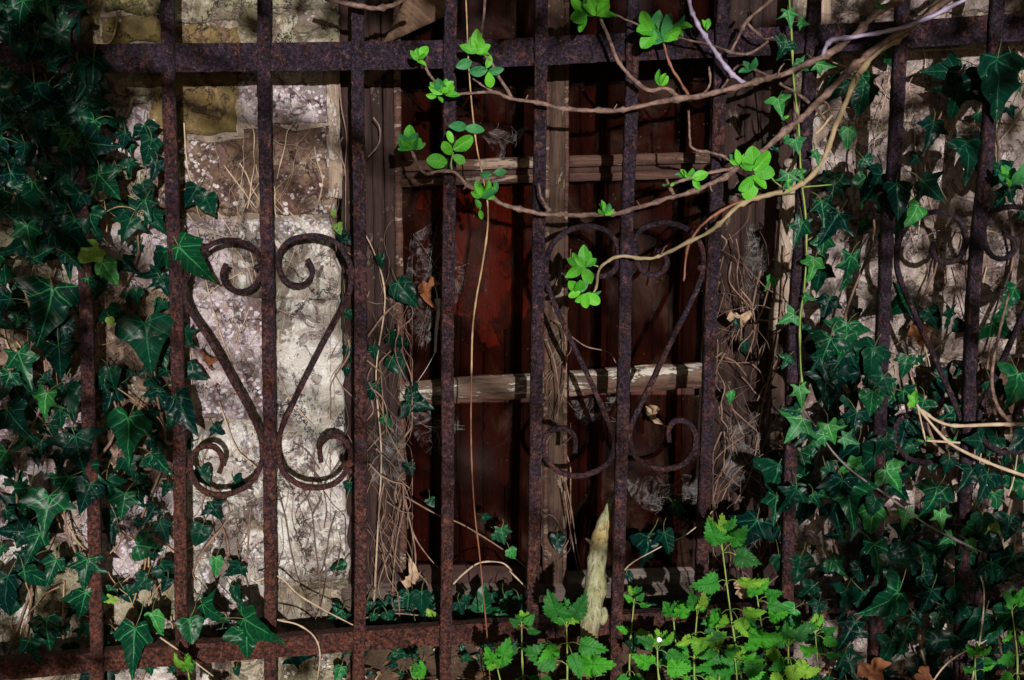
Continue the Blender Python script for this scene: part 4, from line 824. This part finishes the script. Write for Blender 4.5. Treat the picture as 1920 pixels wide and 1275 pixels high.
for a in [(1062, 1330, 1062, 1165, 4, 74, -.10, 'nettle with broad leaves in front of the mossy branch stub', .1),
          (985, 1320, 978, 1165, 3, 34, -.07, 'small nettle just left of the mossy branch stub', .1),
          (935, 1330, 932, 1250, 2, 52, -.12, 'nettle tips rising over the bottom edge left of the branch stub', .0),
          (1400, 1330, 1352, 1010, 5, 66, -.08, 'tallest nettle, rising against the eighth fence bar', .2),
          (1305, 1330, 1308, 1140, 4, 48, -.09, 'thin-stemmed nettle left of the tallest nettle', .25),
          (1250, 1330, 1232, 1210, 3, 50, -.10, 'nettle with a white petal lying on its leaf', .1),
          (1375, 1330, 1378, 1235, 3, 44, -.12, 'short nettle at the bottom edge under the tallest nettle', .2),
          (1440, 1330, 1418, 1110, 5, 50, -.07, 'bushy nettle right of the tallest nettle', .2),
          (1475, 1330, 1478, 1200, 4, 50, -.10, 'yellowish nettle between the bushy one and the right ivy', .6),
          (1268, 1330, 1262, 1150, 4, 42, -.06, 'slim nettle close behind the one that holds the white petal', .1),
          (1345, 1330, 1342, 1175, 4, 46, -.10, 'leafy nettle in front of the foot of the tallest nettle', .1),
          (1540, 1330, 1528, 1180, 3, 42, -.08, 'dark green nettle in front of the stone at the foot of the right wall', .0),
          (1905, 1330, 1895, 1130, 4, 44, -.06, 'crinkled nettle at the far right edge', .0),
          (1835, 1330, 1828, 1225, 3, 34, -.07, 'small nettle on a pale stalk near the right corner', .1),
          (1180, 1330, 1190, 1115, 3, 30, -.01, 'little nettle with round leaves behind the lower rail', .2),
          (790, 1330, 785, 1270, 2, 34, -.1, 'nettle tip peeping over the bottom edge under the lower rail', .2),
          (360, 1330, 352, 1255, 2, 40, -.08, 'nettle tip at the bottom edge by the second fence bar', .2)]:
    nettle(*a)

# ---------------------------------------------------------------- branch stub standing in the nettles
def m_log():
    mt, nt = mat('mossy_peeled_wood'); g = N(nt); gm = g.n('ShaderNodeNewGeometry')
    sx = g.n('ShaderNodeSeparateXYZ'); g.l(gm.outputs['Position'], sx.inputs[0])
    p = g.pos((0, 0, 0), (1.4, 1.4, .22)); a = g.noise(p, 60, 6, .7, .6); b = g.noise(g.pos(), 18, 4, .6); c = g.noise(p, 150, 4, .7)
    col = g.mix(g.ss(a, .38, .66), (.15, .16, .075), (.30, .28, .19))
    col = g.mix(g.m('MULTIPLY', g.ss(b, .5, .62), .7), col, (.30, .21, .07))
    col = g.mix(g.m('MULTIPLY', g.ss(c, .53, .60), .75), col, (.07, .045, .03))
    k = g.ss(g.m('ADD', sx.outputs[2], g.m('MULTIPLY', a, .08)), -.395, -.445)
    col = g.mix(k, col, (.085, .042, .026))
    g.out(g.bsdf(col, .75, g.bump(g.m('ADD', a, g.m('MULTIPLY', c, .4)), .9, .0025), .3)); return mt
M_LOG = m_log()
lg = empty('branch_stub', at(1105, 1330, -.02), 'pale mossy broken branch standing upright among the nettles', 'branch')
Q = catmull(pts([(1082, 1345, -.055), (1092, 1260, -.045), (1104, 1180, -.036), (1113, 1110, -.018), (1119, 1050, .004), (1127, 1000, .022), (1137, 962, .034), (1147, 936, .040)]), 7)
rr_ = [15, 17, 19, 19.5, 18, 14.5, 8.5, 5]
fr = frames(Q); v = []; f = []; SD = 18
for i, p in enumerate(Q):
    x = i/(len(Q)-1)*7; j = min(6, int(x)); r = (rr_[j]+(rr_[j+1]-rr_[j])*(x-j))*PX(.03)
    t, a, b = fr[i]
    for k in range(SD):
        g_ = 2*math.pi*k/SD; q = p+(a*math.cos(g_)+b*math.sin(g_))*r
        v.append(p+(q-p)*(1+.30*noise.noise(q*38)+.16*noise.noise(q*110)) + (t*.022*noise.noise(q*140) if i == len(Q)-1 else Vector()))
for i in range(len(Q)-1):
    for k in range(SD): k2 = (k+1) % SD; f.append((i*SD+k, i*SD+k2, (i+1)*SD+k2, (i+1)*SD+k))
f.append(tuple(range(SD-1, -1, -1))); f.append(tuple((len(Q)-1)*SD+k for k in range(SD)))
mb = MB(); mb.add(v, f); mb.build('trunk', M_LOG, lg)
mb = MB(); tube(mb, catmull(pts([(1112, 1022, .012), (1104, 1014, .008), (1098, 1010, .004)]), 3), .0035, .002, 8, .4); mb.build('twig_stump', M_ROOT, lg)
mb = MB(); tube(mb, catmull(pts([(1128, 1168, -.034), (1134, 1154, -.036), (1131, 1140, -.030)]), 3), .006, .004, 8, .3); mb.build('knot', M_LOG, lg)

# ---------------------------------------------------------------- dead leaves, petal
def dead(px, py, s, a, i, Y, label, tx, ty):
    me = DEADM[i]; o = place_leaf('dead_leaf', me, at(px, py, Y), a, s*PX(Y), empty_root, tx, ty)
    mw = o.matrix_basis.copy(); o.parent = None; o.matrix_parent_inverse = Matrix(); o.matrix_basis = mw
    tag(o, label, 'dead leaf')
empty_root = bpy.data.objects.new('tmp', None)
dead(1632, 1246, 60, 25, 0, -.03, 'large orange-brown dead leaf at the bottom edge under the right wall', 20, 20)
dead(1725, 1262, 46, 55, 0, -.05, 'orange dead leaf with a pale twig across it near the lower right corner', 10, -20)
dead(1722, 615, 46, 10, 0, .07, 'small orange dead leaf caught in the ivy on the right wall', 10, 25)
dead(800, 530, 50, 0, 0, .13, 'crumpled pinkish brown dead leaf hanging in a web before the middle left pane', 30, 50)
dead(1480, 900, 40, 60, 1, .06, 'pale curled dead leaf among the right ivy', 20, 40)
dead(1385, 1105, 44, 90, 1, .05, 'pale dead leaf behind the tallest nettle', 50, 10)
dead(770, 1090, 52, 170, 1, .09, 'pale brown curled leaf at the foot of the left window jamb', 20, 40)
dead(385, 670, 50, 88, 0, .07, 'thin red-brown dead leaf caught on the left scroll', 70, 20)
dead(205, 912, 34, 200, 0, .08, 'small ochre dead leaf at the left edge of the wall', 20, 10)
dead(1375, 600, 44, 110, 1, .09, 'ochre dead leaf snagged in the right window jamb', 30, 30)
dead(1220, 765, 44, 20, 1, .125, 'pale shrivelled leaf hanging under the white transom', 20, 60)
pm = leaf_mesh('petal', [(0, 0), (.25, .02), (.5, .2), (.45, .55), (.2, .75), (0, .8)], M_PETAL, 2, .1, .3, .08)
o = place_leaf('petal', pm, at(1232, 1200, -.135), 100, 12*PX(-.12), empty_root, 20, 10); mw = o.matrix_basis.copy()
o.parent = None; o.matrix_parent_inverse = Matrix(); o.matrix_basis = mw; tag(o, 'white petal fallen on a nettle leaf', 'petal')
bpy.data.objects.remove(empty_root)

# ---------------------------------------------------------------- dry climbing stems on the wall and in the window jambs
def vine(label, lines, mt, r, name='dry_vine', rnd=0, box=None, Y=(.07, .11)):
    e = empty(name, at(*lines[0][0][:2], .1), label, 'dry vine')
    for L in lines:
        mb = MB(); tube(mb, catmull(pts(L, .105), 6), r*PX(.1), r*.6*PX(.1), 5, .3, 7); mb.build('stem', mt, e)
    if rnd:
        mb = MB()
        for i in range(rnd):
            x, y = U(box[0], box[2]), U(box[1], box[3]); P = []; a = random.choice([0, 0, 0, math.pi])+random.gauss(0, .5); yy = U(*Y)
            for k in range(random.randint(4, 9)):
                P.append((x, y, yy)); a += random.gauss(0, .30)-.12*math.sin(a); st_ = U(14, 34); x += math.sin(a)*st_; y += math.cos(a)*st_; yy = min(Y[1], max(Y[0], yy+U(-.012, .012)))
                x = min(box[2]+8, max(box[0]-8, x))
            r_ = .35+1.9*R()**3; tube(mb, catmull(pts(P), 3), r_*PX(.1), r_*.5*PX(.1), 4, .5)
        tag(mb.build('rootlets', mt, e), kind='stuff')
    return e
vine('thin dark leafless vine forking up the pale plaster between third and fourth bar', [[(602, 1160), (598, 1080), (590, 1010), (585, 960), (572, 925), (565, 915)], [(586, 965), (600, 940), (603, 925)], [(520, 915), (535, 970), (545, 1030), (560, 1090), (575, 1125)],
     [(598, 1090), (612, 1040), (618, 1000), (630, 960)], [(575, 870), (600, 900), (612, 950), (608, 990)], [(550, 830), (575, 845), (600, 880)]], M_DARKST, 1.8, rnd=26, box=(515, 800, 640, 1180), Y=(.09, .112))
vine('pale dry stems trailing over the plaster around the left scroll', [[(345, 230), (350, 300), (360, 340), (395, 380), (430, 430), (440, 450)], [(370, 430), (385, 520), (405, 600), (440, 700), (455, 740)], [(352, 600), (358, 680), (362, 760), (375, 790)], [(350, 400), (380, 430), (460, 460), (480, 520)],
     [(420, 310), (450, 350), (480, 390)], [(455, 510), (410, 535), (370, 570)], [(520, 700), (540, 740), (570, 780), (590, 800)]], M_ROOTP, 1.5, rnd=60, box=(345, 240, 640, 860), Y=(.095, .113))
vine('fine brown stems hanging over the plaster below the left scroll', [[(380, 870), (395, 920), (405, 960), (420, 1000), (425, 1060)], [(405, 960), (425, 1010), (430, 1050)], [(470, 950), (462, 1050), (450, 1120)]], M_ROOT, 1.6, rnd=40, box=(345, 860, 500, 1180), Y=(.09, .113))
vine('tangle of dry roots filling the left window jamb', [[(755, 905), (757, 950), (745, 1010), (738, 1070), (735, 1115)], [(720, 905), (710, 960), (715, 1010), (722, 1045)], [(756, 930), (775, 1000), (800, 1040), (822, 1065)], [(760, 935), (778, 1030), (775, 1080), (750, 1130)], [(770, 1065), (795, 1085), (808, 1110)],
     [(700, 220), (712, 240), (710, 270), (690, 295)], [(690, 630), (712, 600), (730, 580), (745, 568)], [(758, 930), (820, 965), (870, 985), (950, 1035), (1000, 1075)]], M_ROOT, 1.8, rnd=85, box=(688, 540, 765, 1110), Y=(.07, .14))
vine('dense grey-brown web of dry roots in the right window jamb', [[(1470, 460), (1460, 620), (1430, 760), (1410, 880), (1375, 950)], [(1420, 600), (1445, 600), (1480, 590)], [(1360, 670), (1380, 680), (1400, 705)], [(1350, 440), (1362, 452), (1355, 470)]], M_ROOT, 2.0, rnd=120, box=(1345, 430, 1475, 1080), Y=(.07, .13))
vine('pale roots crawling over the mullion between the panes', [[(1040, 600), (1058, 620), (1062, 690), (1055, 740), (1040, 790)], [(1026, 640), (1040, 680), (1048, 740), (1044, 800)], [(1070, 630), (1100, 650), (1140, 660), (1155, 680)], [(1060, 900), (1072, 960), (1082, 1030), (1092, 1075)], [(1058, 920), (1070, 1000), (1085, 1075)]], M_ROOT, 1.5, rnd=26, box=(1024, 560, 1062, 1090), Y=(.13, .15))
vine('loose dry rootlets in the gap beside the pale left jamb board', [[(635, 130), (640, 200), (650, 260), (645, 330)]], M_ROOT, 1.6, rnd=35, box=(628, 130, 668, 1130), Y=(.09, .13))
vine('dry brown stems across the stones behind the right ivy', [[(1700, 20), (1720, 60), (1735, 110), (1730, 150)], [(1600, 90), (1640, 95), (1700, 96), (1830, 90)], [(1710, 690), (1770, 640), (1830, 570), (1850, 500)], [(1890, 60), (1900, 110), (1915, 150)], [(1780, 60), (1790, 100), (1830, 90)]], M_ROOTP, 2.0, rnd=90, box=(1500, 60, 1920, 1200), Y=(.08, .112))
vine('thin brown stems among the left ivy', [[(5, 610), (15, 650), (40, 690), (60, 710)], [(30, 640), (50, 660), (52, 610)], [(220, 30), (215, 60), (205, 80), (180, 82)], [(120, 1090), (118, 1180), (124, 1258)], [(275, 990), (320, 1030), (345, 1050), (368, 1090)], [(295, 1010), (302, 995)], [(335, 1035), (360, 1025), (370, 1018)]], M_STRAW, 2.2, rnd=90, box=(0, 300, 340, 1250), Y=(.05, .11))
e = vine('long pale dead stems leaning across the foot of the wall and lower rail', [[(480, 1090, .02), (520, 1080, .03), (560, 1115, .02), (610, 1145, 0), (662, 1172, -.02)], [(520, 1162, -.02), (560, 1172, -.02), (590, 1195, -.02), (600, 1230, -.03), (592, 1290, -.04)], [(300, 1195, -.03), (350, 1230, -.03), (400, 1268, -.04)],
     [(850, 1095, .05), (870, 1075, .05), (900, 1055, .06), (940, 1055, .06), (960, 1070, .06)], [(1820, 1290, -.05), (1840, 1180, -.04), (1845, 1110, -.03), (1838, 1080, -.02)], [(1890, 930, .0), (1900, 900, .0), (1908, 850, .0)], [(1740, 1290, -.05), (1780, 1240, -.05), (1850, 1200, -.04)], [(955, 1070, .04), (985, 1100, .03), (975, 1090, .03)]], M_ROOTP, 2.0)

# ---------------------------------------------------------------- cobwebs
def cobweb(P, label, Y, n=24, sheet=True):
    e = empty('cobweb', at(P[0][0], P[0][1], Y), label, 'cobweb'); W = pts(P, Y); c = sum(W, Vector())/len(W)
    if sheet:
        v = []; f = []; K = len(W); rings = 7; wl = catmull(W+[W[0]], 5)[:-1]; K = len(wl)
        for r in range(rings+1):
            for p in wl: q = c.lerp(p, r/rings); v.append(q+Vector((0, .010*noise.noise(q*35), 0))*1)
        for r in range(rings):
            for k in range(K): f.append((r*K+k, r*K+(k+1) % K, (r+1)*K+(k+1) % K, (r+1)*K+k))
        mb = MB(); mb.add(v, f); mb.build('web_sheet', M_WEB, e)
    mb = MB()
    for i in range(n//3):
        a, b = random.choice(W), c+Vector((U(-.02, .02), U(-.01, .004), U(-.02, .02)))
        a = a+Vector((U(-.012, .012), 0, U(-.012, .012))); mid = a.lerp(b, .5)+Vector((U(-.004, .004), U(-.004, .004), U(-.006, .001)))
        tube(mb, catmull([a, mid, b], 3), .00007, .00007, 3)
    tag(mb.build('silk_threads', M_SILK, e), kind='stuff')
cobweb([(905, 255), (930, 242), (965, 250), (990, 235), (975, 262), (950, 270), (940, 300)], 'white torn cobweb in the upper left pane', YG-.012, 34)
cobweb([(770, 440), (830, 420), (870, 500), (860, 560), (790, 650), (760, 560)], 'grey dusty cobweb over the middle left pane', YG-.006, 26)
cobweb([(760, 775), (840, 770), (860, 800), (820, 850), (790, 840)], 'grey cobweb below the peeling white transom', YG-.012, 30)
cobweb([(1070, 750), (1170, 745), (1160, 780), (1090, 790)], 'thin cobweb under the transom beside the mullion', YG-.012, 20)
cobweb([(1170, 900), (1290, 890), (1330, 930), (1230, 960), (1190, 940)], 'drooping cobweb across the lower right pane', YG-.012, 30)
cobweb([(1405, 420), (1450, 430), (1460, 520), (1430, 560), (1395, 540)], 'thick grey cobweb on the right window jamb above', WALL-.005, 36)
cobweb([(1370, 800), (1460, 760), (1480, 900), (1420, 960), (1360, 900)], 'thick grey cobweb on the right window jamb below', WALL-.01, 60)
cobweb([(1380, 980), (1440, 990), (1430, 1050), (1390, 1040)], 'bluish cobweb behind the tallest nettle', WALL-.03, 30)
cobweb([(690, 800), (750, 790), (760, 900), (700, 900)], 'brown cobweb packed with dust in the left window jamb', WALL-.002, 40)
ck = empty('hanging_cocoon', at(822, 560, YG-.02), 'long grey silk cocoon hanging from a dead leaf before the middle left pane', 'cocoon')
mb = MB(); tube(mb, catmull(pts([(820, 560), (822, 585), (818, 620), (816, 660)], YG-.02), 6), .0035, .0022, 8, .5); mb.build('sac', m_simple('grey_silk', (.22, .19, .19), (.32, .29, .28), 50), ck)
mb = MB(); tube(mb, catmull(pts([(816, 660), (800, 690), (784, 714)], YG-.02), 4), .0006, .0004, 5); tube(mb, catmull(pts([(812, 530), (818, 545), (820, 560)], YG-.02), 4), .0005, .0006, 5); mb.build('thread', M_SILK, ck)

# ---------------------------------------------------------------- litter on the ground
mb = MB()
for i in range(1100):
    X, Y = U(-.75, .75), U(-.30, .13) if R() < .7 else U(-.5, 0)
    z = gz(X, Y)+U(.001, .012); a = U(0, 6.3); L = U(.012, .06); d = Vector((math.cos(a), math.sin(a)*.7, U(-.15, .25)))*L
    p = Vector((X, Y, z)); tube(mb, catmull([p, p+d*.5+Vector((U(-.003, .003), 0, U(0, .004))), p+d], 2), U(.0004, .0016), .0004, 4)
tag(mb.build('twig_litter', M_ROOTP, None), 'pale broken twigs and straw scattered over the dark soil below the window', 'litter', kind='stuff')
mb = MB()
for i in range(1300):
    X, Y = U(-.8, .8), U(-.35, .13); z = gz(X, Y)+U(.002, .014); s_ = U(.006, .02); a = U(0, 6.3)
    c_ = Vector((X, Y, z)); ex = Vector((math.cos(a), math.sin(a), U(-.5, .5)))*s_; ey = Vector((-math.sin(a), math.cos(a), U(-.6, .6)))*s_*.6
    mb.add([c_-ex, c_+ey+Vector((0, 0, .003)), c_+ex, c_-ey+Vector((0, 0, .002)), c_+Vector((0, 0, .004))], [(0, 4, 1), (1, 4, 2), (2, 4, 3), (3, 4, 0)])
tag(mb.build('leaf_litter', m_simple('litter_leaves', (.10, .05, .025), (.20, .11, .06), 18), None, False), 'small brown dead leaves strewn over the soil at the foot of the wall', 'litter', kind='stuff')

# ---------------------------------------------------------------- unseen tree added behind the viewer, its leaves placed to cast shade
SH = [(1360, 1180, 60, 60, .4), (1500, 1240, 90, 60, .6), (1220, 1240, 70, 40, .5), (980, 1200, 50, 60, .3), (50, 120, 170, 330, 1), (120, 620, 130, 300, .6), (260, 860, 70, 160, .4), (1560, 850, 90, 300, .25), (240, 40, 120, 80, .3), (1760, 80, 260, 200, .5), (1900, 560, 90, 400, .4), (960, 20, 500, 60, .45), (40, 700, 90, 260, .45),
      (1800, 1130, 300, 190, .75), (60, 1230, 140, 90, .5), (1760, 420, 220, 200, .4), (430, 1250, 300, 30, .3), (1600, 1000, 150, 200, .35)]
tr = empty('added_shade_tree', Vector((-3.1, -4.6, -.65)), 'unseen leafy tree added behind the viewpoint to dapple wall and fence with shade', 'tree')
mb = MB(); bw = MB(); nleaf = 0; cen = []
def tree_leaf(q, s_):
    a, b, c_ = U(0, 6.3), U(-.8, .8), U(-.8, .8)
    ex = Vector((math.cos(a), b, math.sin(a))).normalized()*s_; n_ = ex.orthogonal().normalized()*s_*.55
    mb.add([q-ex, q+n_-ex*.2, q+n_*.7+ex*.4, q+ex, q-n_*.7+ex*.4, q-n_-ex*.2], [(0, 1, 2, 3, 4, 5)])
for i in range(5200):
    x, y = U(-260, 2180), U(-260, 1500); d_ = blob(x, y, SH); d_ = max(d_, .9 if (x < -40 or x > 1960 or y < -60) else 0)
    if R() > d_*.9: continue
    P = at(x, y, 0.03)+S*U(2.6, 3.4); tree_leaf(P, U(.018, .04)); nleaf += 1
    if nleaf % 60 == 0: cen.append(P)
for i in range(15000):                                # more leaves added overhead to cut the sky light
    X_, Y_ = U(-6, 6), U(-6.5, .6); tree_leaf(Vector((X_, Y_, 3.0+.3*math.sin(X_*1.7+Y_)+U(0, 1.4)-.02*(X_*X_))), U(.07, .15))
tag(mb.build('shade_crown', M_BUDD, tr, False), kind='stuff')
tp = [Vector((-3.1, -4.6, -.65)), Vector((-3.0, -4.6, .6)), Vector((-2.75, -4.65, 1.8)), Vector((-2.5, -4.6, 3.2))]
tube(bw, catmull(tp, 8), .13, .05, 12, .2); bw.build('trunk', M_BARK, tr)
for P in cen[:40]:
    b2 = MB(); s0 = tp[2]+Vector((0, 0, U(-.6, .8))); tube(b2, catmull([s0, s0.lerp(P, .5)+Vector((0, 0, .25)), P], 6), .014, .003, 5, .2); b2.build('bough', M_BARK, tr)
print('objects', len(bpy.data.objects), 'tris', sum(len(o.data.polygons) for o in bpy.data.objects if o.type == 'MESH'))
